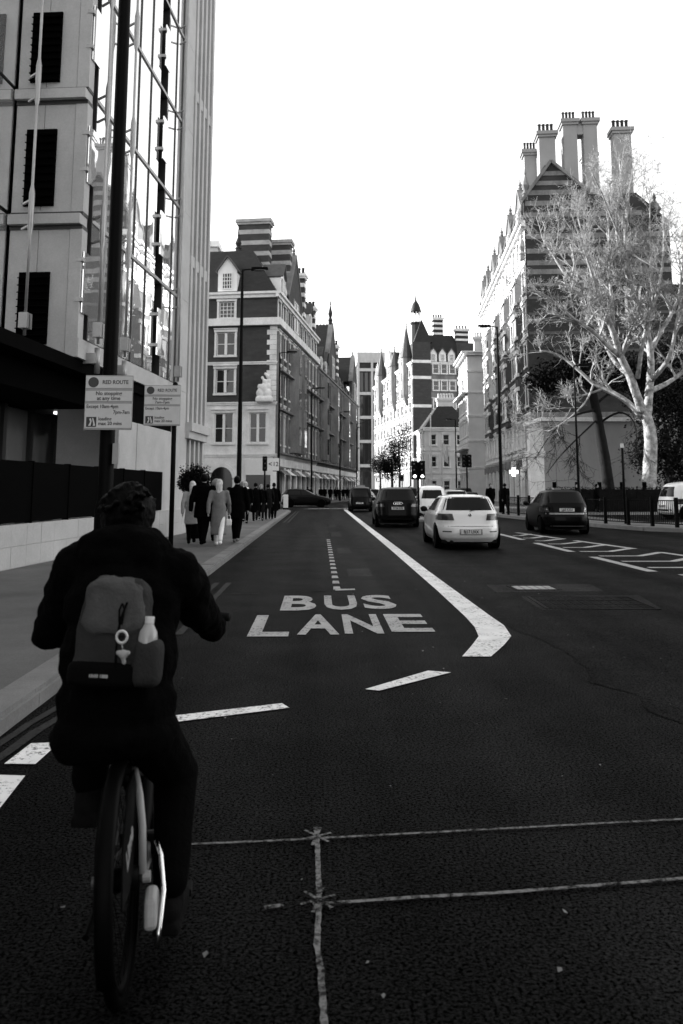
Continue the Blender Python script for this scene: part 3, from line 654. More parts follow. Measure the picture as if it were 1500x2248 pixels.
finial(H2, K2(5.2, 27.0, -4.2), 2.4, 'slate', .4)
RB = thing('rooftop_block', 'pale flat rooftop storey rising behind the corner mansion chimneys', 'building', (-23, 108, .15))
MB().box(0, 9, 0, 10, 0, 34).build('wall', 'concrete', RB); MB().box(-.3, 9.3, -.3, 10.3, 34, 34.8).build('parapet', 'stone_pale', RB)
for k in range(4): MB().box(.6 + k*2.1, 2.2 + k*2.1, -.06, .02, 30.5, 33).build('window', 'glass', RB)
H3, S3, K3, t3, n3, zs3 = block('mansion_house', 'ornate stone-fronted mansion with spired gable in the middle of the row', street_pt(27.1), 8.5, 26, 14, -1, [4.6, 4.6, 4.3, 4.2], [(4.6, 'stone_pale'), (17.7, 'terracotta')], 'stone_dirty', 2.6, (), ww=1.35)
roof_over(H3, S3, K3, t3, n3, 26, 13.5, 17.7, 23.4, 3.4); gable(H3, S3, 15.5, 8, 17.7, 9.0, 'brick', 'stone_dirty', deep=9); finial(H3, S3(15.5, 26.5, -.3), 4.2, 'slate', .4)
dormer(H3, S3, 4, 17.9, 1.8, 3.2); dormer(H3, S3, 8.5, 17.9, 1.8, 3.2); chimney(H3, K3(2.4, 0, -7).xy, 2.1, 1.3, 18, 27.5, -n3, 4); chimney(H3, K3(2.4, 0, -21).xy, 2.1, 1.3, 18, 27.0, -n3, 4)
for u in (2, 6, 10.5, 20.5, 24.5): finial(H3, S3(u, 17.7, .1), 1.9, 'stone_dirty')
H4, S4, K4, t4, n4, zs4 = block('mansion_house', 'last and farthest mansion of the brick and stone row', street_pt(53.2), 8.5, 26, 14, -1, [4.6, 4.6, 4.3, 4.2], [(4.6, 'stone_pale'), (17.7, 'terracotta')], 'stone_dirty', 3.2, (), ww=1.35)
roof_over(H4, S4, K4, t4, n4, 26, 13.5, 17.7, 24.5, 3.4); gable(H4, S4, 20.5, 8, 17.7, 9.0, 'brick', 'stone_dirty', deep=9); chimney(H4, K4(2.4, 0, -7).xy, 2.1, 1.3, 18, 26.5, -n4, 4)
for u in (2, 7, 12, 16): finial(H4, S4(u, 17.7, .1), 1.9, 'stone_dirty')
# shopfronts and projecting oriels along the row
for b, S, L in ((H2, S2, 27), (H3, S3, 26), (H4, S4, 26)):
    for k in range(int(L / 3.3)):
        u = .5 + k * 3.3
        m_ = MB(); S.box(m_, u + .35, u + 2.9, .3, 3.6, .02, .08); o = m_.build('shop_window', 'glass_dark', b)
        m_ = MB(); S.box(m_, u - .3, u + .3, 0, 3.7, .02, .3); m_.build('shop_pier', 'stone_pale', o)
        m_ = MB(); m_.add([S(u + .3, 3.6, .1), S(u + 2.9, 3.6, .1), S(u + 2.9, 2.9, 1.0), S(u + .3, 2.9, 1.0)], [(0, 1, 2, 3)]); m_.build('awning', 'stone_pale' if k % 2 else 'frame_dark', o)
    m_ = MB(); S.box(m_, 0, L, 3.75, 4.5, .02, .35); m_.build('fascia', 'stone_pale', b)
    nb_ = int(L / (2.7 if S is S2 else 2.6 if S is S3 else 3.2))
    for k in range(nb_ + 1):
        u = min(max(k * L / nb_, .25), L - .25); m_ = MB(); S.box(m_, u - .22, u + .22, 5.0, 17.4, .01, .26); m_.build('pilaster', 'stone_dirty', b)
    for v in (5.0, 9.4, 13.4):
        m_ = MB(); S.box(m_, .3, L - .3, v, v + .18, .02, .62); m_.build('balcony_ledge', 'stone_dirty', b)
    for u in ([8.7, 12.3] if S is S2 else [4.2, 15.5]):
        m_ = MB(); m_.prism([(u - 1.5, .02), (u + 1.5, .02), (u + .9, 1.0), (u - .9, 1.0)], 5.4, 16.8, F=lambda a, w, v: S(a, v, w)); o = m_.build('oriel', 'stone_dirty', b)
        for v in (6.2, 10.3, 14): m_ = MB(); S.box(m_, u - .7, u + .7, v, v + 2.1, .98, 1.04); m_.build('oriel_pane', 'glass', o)

# --- far end: modern tower, turreted hotel, low stucco house, pale corner block -----------------------------------
TW = thing('modern_tower', 'modern gridded tower with pale frame at the far end of the street', 'building', (12.6, 272, 0))
MB().box(0, 9, 0, 16, 0, 44).build('wall', 'brick_dark', TW)
for x in (0, 4.6, 8.4): MB().box(x - .15, x + .6, -.6, .01, 0, 46).build('frame_pier', 'concrete', TW)
for z in (9, 17, 25, 33, 41): MB().box(-.2, 9.2, -.5, -.01, z, z + 1.0).build('frame_beam', 'concrete', TW)
for z in (1, 10, 18, 26, 34):
    for k in range(5):
        x = .8 + k * 1.6; MB().box(x, x + 1.0, -.12, -.01, z + .3, z + 6.6).build('window', 'glass' if k % 2 else 'glass_dark', TW)
MB().box(-.2, 9.2, -.3, 16, 44, 47.5).build('roof_storey', 'concrete', TW)
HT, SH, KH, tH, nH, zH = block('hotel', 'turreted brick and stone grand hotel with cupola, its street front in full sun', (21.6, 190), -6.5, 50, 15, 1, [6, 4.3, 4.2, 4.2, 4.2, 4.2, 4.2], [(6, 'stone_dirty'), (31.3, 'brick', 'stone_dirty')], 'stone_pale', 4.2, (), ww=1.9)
m_ = MB(); KH.box(m_, .05, 4.4, 6, 36, .02, .5); m_.build('end_pavilion', 'brick', HT); m_ = MB(); KH.box(m_, 10.8, 15, 6, 36, .02, .5); m_.build('end_pavilion', 'brick', HT)
for z in (8, 14, 20.5, 27.2, 31): 
    for u0, u1 in ((.0, 4.45), (10.75, 15.05)): m_ = MB(); KH.box(m_, u0, u1, z, z + .7, .02, .56); m_.build('stone_band', 'stone_pale', HT)
m_ = MB(); KH.box(m_, 4.4, 10.8, 6, 31.4, .02, .1); m_.build('centre_wall', 'stone_dirty', HT)
for z in (16, 20.3, 24.6, 28.6):
    for u in (5.0, 7.0, 9.0): window(HT, KH, u, z, 1.3, 2.2, 'sash', out=.36, rec=.2, surround='stone_pale')
roof_over(HT, SH, KH, tH, nH, 50, 14.5, 31.3, 38.5, 3.6)
for u in (5.2, 7.4, 9.6): dormer(HT, KH, u, 31.5, 1.7, 3.2)
for u in (5, 19, 37):
    c = SH(u, 0, .2); m_ = MB().lathe([(.3, 21.5), (1.25, 24), (1.25, 33)], 8, c=(c.x, c.y, 0)); o = m_.build('turret', 'stone_dirty', HT)
    MB().lathe([(1.5, 33), (.05, 41.0 if u < 10 else 37.5 if u < 25 else 40)], 8, c=(c.x, c.y, 0)).build('turret_roof', 'lead', o); finial(o, (c.x, c.y, 40.4 if u < 10 else 37 if u < 25 else 39.5), 2, 'lead', .2)
for u, gh in ((11.5, 5.0), (27.5, 7.0), (45, 5.5)): gable(HT, SH, u, 6.5, 31.3, gh, 'stone_dirty', 'stone_pale', deep=5)
c = KH(2.9, 0, -2); MB().add([(c.x + x*2.2, c.y + y*2.2, 36) for x, y in ((-1, -1), (1, -1), (1, 1), (-1, 1))] + [(c.x, c.y, 42.0)], [(0, 1, 4), (1, 2, 4), (2, 3, 4), (3, 0, 4)]).build('pavilion_roof', 'slate', HT)
c = KH(3.2, 0, -9); cu = MB().lathe([(1.15, 37), (1.15, 42), (1.45, 42.2), (1.45, 42.6)], 10, c=(c.x, c.y, 0)).build('cupola', 'brick_dark', HT)
for a in range(0, 360, 45): MB().lathe([(.13, 42.6), (.13, 45.2)], 6, c=(c.x + 1.05*math.cos(R(a)), c.y + 1.05*math.sin(R(a)), 0)).build('cupola_column', 'stone_pale', cu)
MB().lathe([(1.35, 45.2), (1.35, 45.5), (1.15, 46.3), (.75, 47.4), (.3, 48), (.2, 48.4), (.05, 49.6)], 10, c=(c.x, c.y, 0)).build('cupola_dome', 'slate', cu, smooth=True)
chimney(HT, KH(7.6, 0, -5).xy, 2.4, 1.5, 36, 43.0, nH, 4, m='brick_dark'); chimney(HT, KH(13, 0, -3).xy, 3.0, 1.5, 36, 40, nH, 4, m='brick_dark')
LH, SL_, KL_, tL, nL, zL = block('stucco_house', 'low pale stucco house with hipped slate roof in front of the hotel', (19.2, 150), 0, 12, 8.6, 1, [4.6, 4.2, 4.0], [(12.8, 'render_pale')], 'stone_pale', 4, [(u, v, 1.1, 1.9, 'sash') for u in (1.0, 3.4, 5.9) for v in (1.2, 5.6, 9.6)], first=0)
roof_over(LH, SL_, KL_, tL, nL, 12, 8.6, 12.8, 17.0, 2.9); chimney(LH, KL_(4.6, 0, -4).xy, 3.2, 1.3, 14, 18.6, nL, 6, False, 'render_pale', pots='render_pale')
PB, SP_, KP, tP, nP, zP = block('corner_block', 'narrow pale classical corner block with sunlit side, next to the brick mansions', (23.3, 128), 4, 14, 7, 1, [5, 4.2, 3.9, 3.7, 3.4, 3.0], [(23.2, 'render_pale')], 'stone_pale', 2.8, [(4.6, v, 1.2, 2.1, 'sash') for v in (6, 10.2, 14, 17.8)], first=0, corn=.9)
chimney(PB, KP(2.4, 0, -3).xy, 1.8, 1.2, 23, 26, nP, 4, False, 'render_pale', pots='render_pale'); m_ = MB(); KP.box(m_, 3.4, 7, 23.2, 25.6, -8, -.6); m_.build('mansard', 'slate', PB)
for z in (7.8, 16.5):
    m_ = MB(); SP_.box(m_, 0, 14, z, z + .25, .02, 1.0); KP.box(m_, -.9, .0, z, z + .25, -1, .02); m_.build('balcony', 'stone_pale', PB)

# --- right: tall brick mansion block with striped gable end and clustered chimneys ---------------------------------
fR = [5.0, 3.8, 3.9, 3.8, 3.7, 3.6, 3.9]
fkR = [(9.6, 18.6, 1.1, 2.0, 'sash')]
RM, SR, KR_, tR, nR, zR = block('mansion_block', 'tall dark brick mansion block with striped gable end and clustered chimneys behind the bare tree', (20.2, 78), 5.65, 43, 14, 1, fR, [(8.8, 'stone_dirty', 'stone_pale'), (16.5, 'brick_dark', 'brick'), (23.8, 'brick_dark', 'terracotta'), (27.7, 'brick_dark', 'stone_pale')], 'stone_pale', 3.0, fkR, ww=1.3, corn=.75, kband=False)  # upper street front in paler materials, sunlight put into the colour
m_ = MB(); m_.prism([(0, 27.72), (13.9, 27.72), (13.4, 28.2), (11, 30.5), (6.5, 30.5), (3.4, 33.6), (2.2, 33.6), (0, 30)], -.5, .0, F=KR_); m_.build('gable', 'brick_dark', RM)
for i, z in enumerate((14.6, 16.4, 18.3, 19.9, 21.2, 22.4, 23.3, 24.5, 26.0, 28.2, 29.4, 30.5)):
    w1 = 13.9 if z < 26.8 else (11.5 if z < 29 else 6.0)
    m_ = MB(); KR_.box(m_, .15, w1, z, z + (.5 if z > 22 else .28), .002, .05); m_.build('stone_band', 'stone_dirty' if z > 20 else 'lead', RM)
for z, u0, u1 in ((31.5, 1.25, 5.3), (32.5, 1.95, 4.3)):
    m_ = MB(); KR_.box(m_, u0, u1, z, z + .45, .002, .05); m_.build('stone_band', 'stone_dirty', RM)
m_ = MB(); m_.bar(KR_(-.2, 29.9, -.1), KR_(2.8, 34.0, -.1), .28, .8, up=KR_.N); m_.bar(KR_(2.8, 34.0, -.1), KR_(6.5, 30.6, -.1), .28, .8, up=KR_.N); m_.build('gable_coping', 'stone_dirty', RM)
roof_over(RM, SR, KR_, tR, nR, 43, 14, 27.7, 33.0, 5.5)
for u in (3.2, 11, 19, 27, 35, 40.5):               # dormer gables along the sunlit street front
    gable(RM, SR, u, 4.6, 27.7, 4.4, 'terracotta', 'stone_dirty', deep=5)
    for k in (-2.6, 2.6): finial(RM, SR(u + k, 27.7, .1), 3.0, 'terracotta', .3)
finial(RM, SR(.3, 30, -.3), 3.6, 'stone_dirty', .45); finial(RM, SR(.5, 24, .2), 3.0, 'stone_dirty', .4)
for u in (5.2, 14.5, 23.6, 32.6):                   # full-height bays
    m_ = MB(); m_.prism([(u - 1.7, .02), (u + 1.7, .02), (u + 1.0, .45), (u - 1.0, .45)], 8.4, 23.1, F=lambda a, w, v: SR(a, v, w)); o = m_.build('bay_front', 'brick', RM)
    for v in (9.4, 13.2, 17.0, 20.6):
        m_ = MB(); SR.box(m_, u - .75, u + .75, v, v + 2.0, .43, .49); m_.build('bay_pane', 'glass', o)
        m_ = MB(); SR.box(m_, u - 1.15, u + 1.15, v + 2.0, v + 2.4, .36, .58); m_.build('bay_lintel', 'stone_pale', o); m_ = MB(); SR.box(m_, u - 1.15, u + 1.15, v - .35, v, .36, .58); m_.build('bay_sill', 'stone_pale', o)
cw = 'render_wall'
chimney(RM, KR_(1.15, 0, -2.5).xy, 1.25, 1.1, 29, 36.1, -nR, 4, False, cw, pots='brick_dark', ph=1.0); chimney(RM, KR_(2.55, 0, -.8).xy, 1.6, 1.4, 30, 37.2, -nR, 4, False, cw, pots='brick_dark', ph=1.1)
chimney(RM, KR_(4.95, 0, -1.2).xy, 1.35, 1.4, 29, 38.6, -nR, 4, False, cw, pots='brick_dark', ph=1.1); chimney(RM, KR_(6.95, 0, -1.2).xy, 1.35, 1.4, 29, 38.6, -nR, 4, False, cw, pots='brick_dark', ph=1.1)
m_ = MB(); KR_.box(m_, 5.5, 6.4, 37.0, 38.3, -1.8, -.6); m_.build('chimney_bridge', cw, RM)
chimney(RM, KR_(8.0, 0, -6).xy, 1.2, 1.2, 29, 37.0, -nR, 3, False, cw, pots='brick_dark', ph=1.0); chimney(RM, KR_(10.0, 0, -.9).xy, 1.7, 1.4, 27, 37.4, -nR, 4, False, cw, pots='brick_dark', ph=1.1)
finial(RM, KR_(12.8, 27.4, -.3), 3.2, 'brick_dark', .7)
# shops under it
for k in range(10):
    u = .6 + k * 4.2
    m_ = MB(); SR.box(m_, u + .5, u + 3.6, .2, 3.5, .02, .08); o = m_.build('shop_window', 'glass', RM)
    m_ = MB(); SR.box(m_, u - .4, u + .4, 0, 3.7, .02, .4); m_.build('shop_pier', 'stone_pale', o)
    m_ = MB(); SR.box(m_, u + .45, u + 3.7, 3.6, 4.5, .02, .3); m_.build('shop_fascia', 'sign_white' if k in (0, 2) else 'stone_dirty', o)
PX = thing('pharmacy_sign', 'glowing white cross sign on the sunlit shops under the mansion block', 'sign', SR(4, 3.2, 1.2) + Vector((20.2, 78, .15)))
m_ = MB(); a, c_ = .42, .16; m_.prism([(-c_, -a), (c_, -a), (c_, -c_), (a, -c_), (a, c_), (c_, c_), (c_, a), (-c_, a), (-c_, c_), (-a, c_), (-a, -c_), (-c_, -c_)], -.08, .08, F=lambda x, z, y: (x, y, z)); m_.build('cross', 'lit_sign', PX); m_ = MB(); m_.box(.3, 1.2, -.03, .03, -.04, .04); m_.build('bracket', 'black_metal', PX)
# pale blank wall of the low wing in front of the gable
LW = thing('low_wing', 'pale rendered blank-walled low wing below the striped gable', 'building', (19.6, 71.5, .15))
for k, (z0, z1) in enumerate(((0, 1.2), (1.2, 3.3), (3.3, 5.4), (5.4, 7.4))):
    MB().box(0 if k else -.08, 10.8, 0 if k else -.08, 6.3, z0 + .008, z1 - .008).build('wall_course', 'render_wall', LW)
MB().box(.02, 10.7, .02, 6.2, 0, 7.4).build('wall_core', 'render_wall', LW); MB().box(-.2, 11, -.2, 6.3, 7.4, 7.75).build('coping', 'stone_pale', LW)
MB().box(-1.2, 0, -.02, 1.0, 0, 6.8).build('corner_pier', 'stone_pale', LW); MB().box(-1.35, .1, -.15, 1.1, 4.3, 4.8).build('pier_cornice', 'stone_pale', LW)
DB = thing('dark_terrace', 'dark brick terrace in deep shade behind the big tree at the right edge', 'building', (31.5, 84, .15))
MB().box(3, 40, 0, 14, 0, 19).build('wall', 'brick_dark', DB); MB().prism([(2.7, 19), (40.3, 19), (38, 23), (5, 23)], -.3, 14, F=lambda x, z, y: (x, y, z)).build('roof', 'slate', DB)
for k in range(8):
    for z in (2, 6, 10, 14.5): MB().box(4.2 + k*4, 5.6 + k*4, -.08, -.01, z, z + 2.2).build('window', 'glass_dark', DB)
# ------------------------------------------------------------------ vehicles
class Body:
    """car body as a stack of rounded outlines; rear at y = 0, front at y = L, wheels on z = 0"""
    def __init__(s, rows, n=4.6):
        rows = np.array(rows, float); zz = np.linspace(rows[0, 0], rows[-1, 0], 64); A = np.stack([np.interp(zz, rows[:, 0], rows[:, i]) for i in range(rows.shape[1])], 1)
        for _ in range(3): A[1:-1, 1:] = (A[:-2, 1:] + 2*A[1:-1, 1:] + A[2:, 1:]) / 4
        s.A = A; s.n = n
    def at(s, z): return [float(np.interp(z, s.A[:, 0], s.A[:, i])) for i in (1, 2, 3)]
    def rear(s, x, z, off=0.0):
        a, b, w = s.at(z); q = max(1 - (abs(x) / w) ** s.n, 0) ** (1 / s.n); return Vector((x, (a + b)/2 - (b - a)/2 * q - off, z))
    def front(s, x, z, off=0.0):
        a, b, w = s.at(z); q = max(1 - (abs(x) / w) ** s.n, 0) ** (1 / s.n); return Vector((x, (a + b)/2 + (b - a)/2 * q + off, z))
    def side(s, y, z, sg, off=0.0):
        a, b, w = s.at(z); q = max(1 - abs((y - (a + b)/2) / ((b - a)/2)) ** s.n, 0) ** (1 / s.n); return Vector((sg * (w * q + off), y, z))
    def mesh(s, mb, m=72):
        rows = []
        for z, a, b, w in s.A:
            r = []
            for k in range(m):
                t = 2*math.pi*k/m; c, d = math.cos(t), math.sin(t)
                r.append((w*math.copysign(abs(c)**(2/s.n), c), (a+b)/2 + (b-a)/2*math.copysign(abs(d)**(2/s.n), d), z))
            rows.append(r)
        N = len(rows); vs = [p for r in rows for p in r]
        z, a, b, w = s.A[-1]
        mb.add(vs, [(i*m+k, i*m+(k+1) % m, (i+1)*m+(k+1) % m, (i+1)*m+k) for i in range(N-1) for k in range(m)] + [tuple(range(m-1, -1, -1)), tuple((N-1)*m+k for k in range(m))])
        return mb
def patch(f, u, z0, z1, nu=10, nz=8, thick=.0):
    """grid patch: f(u, z), with u limits given as functions of z fraction"""
    rows = []
    for j in range(nz + 1):
        q = j / nz; z = z0 + (z1 - z0) * q; a, b = u(q); rows.append([f(a + (b - a)*i/nu, z) for i in range(nu + 1)])
    return MB().grid(rows)
def car(name, label, loc, rz, rows, paint, wheels, wr=.32, cat='car', rear_win=None, side_wins=(), lights=(), plate=None, extra=None, front_win=None, n=4.6, group=None, seam=True):
    t = thing(name, label, cat, loc, rz, group); B = Body(rows, n); me = B.mesh(MB()).mesh('body')
    o = bpy.data.objects.new('body', me); cut = MB()
    W = max(r[3] for r in rows)
    for y in wheels:
        for sg in (-1, 1): cut.tube([(sg*(W - .26), y, wr), (sg*(W + .1), y, wr)], wr + .05, 24)
    cm = cut.mesh('cut'); bm = bmesh.new(); bm.from_mesh(cm); bmesh.ops.recalc_face_normals(bm, faces=bm.faces); bm.to_mesh(cm); bm.free()
    bm = bmesh.new(); bm.from_mesh(me); bmesh.ops.recalc_face_normals(bm, faces=bm.faces); bm.to_mesh(me); bm.free()
    co = bpy.data.objects.new('cut', cm); TMP.collection.objects.link(co)
    bo = o.modifiers.new('b', 'BOOLEAN'); bo.operation = 'DIFFERENCE'; bo.object = co; bo.solver = 'EXACT'
    out = evalmesh(o, 'body'); bpy.data.objects.remove(o); bpy.data.objects.remove(co)
    if len(out.polygons) < 500: out = B.mesh(MB()).mesh('body')
    for p in out.polygons: p.use_smooth = True
    out.materials.clear(); body = link('body', out, paint, t)
    e = body.modifiers.new('e', 'EDGE_SPLIT'); e.split_angle = R(38)
    for y in wheels:
        for sg in (-1, 1):
            Fw = lambda a, b, z, sg=sg, y=y: (sg * z, y + a, wr + b)
            x0 = W - .235; x1 = W - .02
            MB().lathe([(wr*.6, x0), (wr*.97, x0), (wr, x0 + .03), (wr, x1 - .03), (wr*.96, x1), (wr*.68, x1)], 28, F=Fw).build('tyre_', 'tyre', t, smooth=True).name = 'wheel'
            w_ = t.children[-1] if False else COL.objects[-1]
            rim = MB(); rim.lathe([(wr*.66, x1 - .012), (wr*.66, x1 - .002), (wr*.58, x1 - .004), (wr*.58, x1 - .03)], 24, F=Fw)
            for k in range(5):
                a = 2*math.pi*k/5; rim.bar(Fw(0, 0, x1 - .012), Fw(wr*.6*math.cos(a), wr*.6*math.sin(a), x1 - .012), .07, .02, up=(1, 0, 0))
            rim.build('rim', 'alloy', w_)
            wl = MB(); wl.tube([(sg*(W - .255), y, wr), (sg*(W - .25), y, wr)], wr + .045, 20); wl.build('wheel_well', 'rubber', t)
    MB().box(-W*.82, W*.82, .25, rows[0][2] - .2, .16, rows[0][0] + .05).build('underbody', 'rubber', t)  # dark underside box, also put in as shade beneath the car
    if rear_win:
        z0, z1, h0, h1 = rear_win; patch(lambda x, z: B.rear(x, z, .006), lambda q: (-(h0 + (h1-h0)*q), h0 + (h1-h0)*q), z0, z1, 14, 8).build('rear_window', 'car_glass', t, smooth=True)
    if front_win:
        z0, z1, h0, h1 = front_win; patch(lambda x, z: B.front(x, z, .006), lambda q: (-(h0 + (h1-h0)*q), h0 + (h1-h0)*q), z0, z1, 14, 8).build('windscreen', 'car_glass', t, smooth=True)
    for sg in (-1, 1):
        for (z0, z1, ya0, ya1, yb0, yb1) in side_wins:
            patch(lambda y, z: B.side(y, z, sg, .006), lambda q: (ya0 + (ya1-ya0)*q, yb0 + (yb1-yb0)*q), z0, z1, 10, 6).build('side_window', 'car_glass', t, smooth=True)
        for (z0, z1, xa0, xa1, xb0, xb1) in lights:
            patch(lambda x, z: B.rear(x, z, .012), lambda q: tuple(sorted((sg*(xa0 + (xa1-xa0)*q), sg*(xb0 + (xb1-xb0)*q)))), z0, z1, 12, 5).build('tail_light', 'lamp_red', t, smooth=True)
        if seam:
            for y in seam if isinstance(seam, tuple) else (1.45, 2.5):
                patch(lambda y_, z: B.side(y_, z, sg, .003), lambda q: (y, y + .012), .3, .9, 1, 6).build('door_seam', 'rubber', t)
    if plate:
        z, txt = plate; c = B.rear(0, z, .02)
        p = MB().box(-.26, .26, c.y - .012, c.y + .05, z - .056, z + .056).build('number_plate', 'plate', t)
        link('lettering', text_mesh(txt, .115, .001, .003, sx=.82), 'ink', p, mtx=Matrix.Translation((0, c.y - .0135, z)) @ Matrix.Rotation(R(90), 4, 'X'))
    if extra: extra(t, B)
    return t, B
def mirrors(t, B, y, z, m):
    for sg in (-1, 1):
        p = B.side(y, z, sg); MB().ball((p.x + sg*.13, y, z + .05), .11, .07, .085, 10, 7).build('wing_mirror', m, t, smooth=True); MB().bar((p.x - sg*.02, y, z), (p.x + sg*.06, y, z + .03), .05, .03).build('mirror_stalk', m, t)

HB = [(.20, .14, 4.2, .80), (.30, .03, 4.28, .86), (.42, .0, 4.32, .882), (.58, .01, 4.32, .882), (.64, .06, 4.28, .88), (.78, .10, 4.1, .878), (.90, .13, 3.5, .872), (.97, .17, 3.25, .85), (1.02, .21, 3.05, .82), (1.2, .36, 2.6, .745), (1.33, .47, 2.3, .675), (1.385, .50, 2.15, .63), (1.42, .75, 1.9, .54), (1.435, 1.0, 1.6, .3)]
def bmw(t, B):
    mirrors(t, B, 3.0, .95, 'car_black')
    c = B.rear(0, .90, .012); Ft = lambda a, b, z: (a, c.y - z, .90 + b)
    e = MB().lathe([(.045, -.01), (.045, .006), (.04, .01), (.0, .011)], 20, F=Ft).build('emblem', 'chrome', t, smooth=True)
    MB().lathe([(.038, .0105), (.026, .013), (.026, .0105)], 16, F=Ft).build('emblem_ring', 'ink', e)
    MB().prism([(.0, .0), (.02, 0), (.015, .015), (0, .02)], .0125, .014, F=Ft).build('emblem_quarter', 'lamp_red', e)
    MB().prism([(.0, .0), (-.02, 0), (-.015, -.015), (0, -.02)], .0125, .014, F=Ft).build('emblem_quarter', 'lamp_red', e)
    for sg in (-1, 1):
        patch(lambda x, z: B.rear(x, z, .008), lambda q: tuple(sorted((sg*.5, sg*.72))), .455, .485, 6, 1).build('reflector', 'lamp_red', t)
    sp = MB(); [sp.add([], [])]; sp = patch(lambda x, z: B.rear(x, z, .02), lambda q: (-.62, .62), 1.375, 1.40, 12, 2); sp.build('roof_spoiler', 'car_white', t)
    MB().tube([(-.5, .02, .2), (-.5, .22, .2)], .042, 12).build('exhaust', 'rubber', t)
    MB().tube([(0, 1.1, 1.43), (0, .92, 1.53)], .008, 6).build('aerial', 'rubber', t)
    patch(lambda x, z: B.rear(x, z, .004), lambda q: (-.70, .70), .602, .612, 12, 1).build('bumper_seam', 'rubber', t)
    patch(lambda x, z: B.rear(x, z, .02), lambda q: (-.3, .3), .395, .535, 6, 2).build('plate_recess', 'car_grey', t)
    MB().bar(B.rear(0, 1.0, .02), B.rear(.28, 1.06, .02), .015, .012).build('wiper', 'rubber', t)
car('hatchback_car', 'white hatchback seen from behind in the middle lane', (3.97, 21.75, 0), R(-1), HB, 'car_white', (.78, 3.46), .315, rear_win=(1.02, 1.36, .69, .56), side_wins=((1.0, 1.35, 1.75, 1.65, 2.95, 2.3), (1.0, 1.34, .95, 1.05, 1.68, 1.6)), lights=((.76, .93, .42, .46, .874, .868),), plate=(.465, 'BJ17 UXX'), extra=bmw)
SV = [(.24, .12, 4.5, .86), (.34, .02, 4.6, .93), (.5, 0, 4.66, .945), (.72, .03, 4.62, .945), (.9, .06, 4.3, .94), (1.05, .09, 3.6, .925), (1.12, .16, 3.3, .89), (1.3, .30, 2.9, .80), (1.5, .44, 2.5, .72), (1.6, .50, 2.3, .67), (1.655, .8, 2.0, .58), (1.675, 1.1, 1.7, .3)]
def audi(t, B):
    mirrors(t, B, 3.2, 1.1, 'car_black')
    z = 1.0; c = B.rear(0, z, .02)
    for k in range(4):
        pts = [((k-1.5)*.085 + .055*math.cos(a), c.y, z + .055*math.sin(a)) for a in np.linspace(0, 2*math.pi, 17)]
        MB().tube(pts, .007, 5, False).build('emblem_ring', 'chrome', t)
    patch(lambda x, z: B.rear(x, z, .01), lambda q: (-.6, .6), .335, .37, 8, 1).build('bumper_trim', 'chrome', t)
    for sg in (-1, 1): MB().tube([(sg*.62, 1.0, 1.70), (sg*.66, 1.9, 1.72), (sg*.64, 2.4, 1.66)], .02, 6).build('roof_rail', 'chrome', t)
    MB().tube([(0, 1.2, 1.67), (0, 1.0, 1.76)], .008, 6).build('aerial', 'rubber', t)
car('suv_car', 'black sport utility vehicle ahead of the white hatchback, beside the bus lane line', (3.27, 34.6, 0), R(-1.5), SV, 'car_black', (.85, 3.7), .36, rear_win=(1.13, 1.58, .74, .58), side_wins=((1.12, 1.55, 1.9, 1.8, 3.2, 2.5), (1.12, 1.54, .95, 1.1, 1.82, 1.74)), lights=((.86, .98, .55, .6, .93, .92),), plate=(.80, 'GY68 EXB'), extra=audi)
def hatch2(t, B):
    mirrors(t, B, 2.9, 1.0, 'car_black')
    patch(lambda x, z: B.rear(x, z, .012), lambda q: (-.72, .72), .70, .755, 10, 1).build('boot_trim', 'car_grey', t)
    MB().box(-.14, .14, 1.55, 1.85, 1.555, 1.63).build('roof_sign', 'car_grey', t)
    patch(lambda x, z: B.rear(x, z, .012), lambda q: (-.6, .6), .28, .31, 8, 1).build('bumper_trim', 'car_grey', t)
    for sg in (-1, 1):
        patch(lambda x, z: B.rear(x, z, .014), lambda q: tuple(sorted((sg*.66, sg*.82))), .86, .90, 4, 1).build('lamp_glint', 'chrome', t)
HB2 = [(r[0]*1.09, r[1], r[2]*.97, r[3]*.985) for r in HB]
car('hatchback_car', 'black hatchback with a pale boot strip beside the railings', (8.72, 29.0, 0), R(-4), HB2, 'car_black', (.75, 3.3), .32, rear_win=(1.10, 1.47, .68, .55), side_wins=((1.09, 1.46, 1.72, 1.62, 2.85, 2.2), (1.09, 1.45, .92, 1.05, 1.65, 1.56)), lights=((.78, .95, .6, .64, .862, .855),), plate=(.86, 'LJ63 KXU'), extra=hatch2)
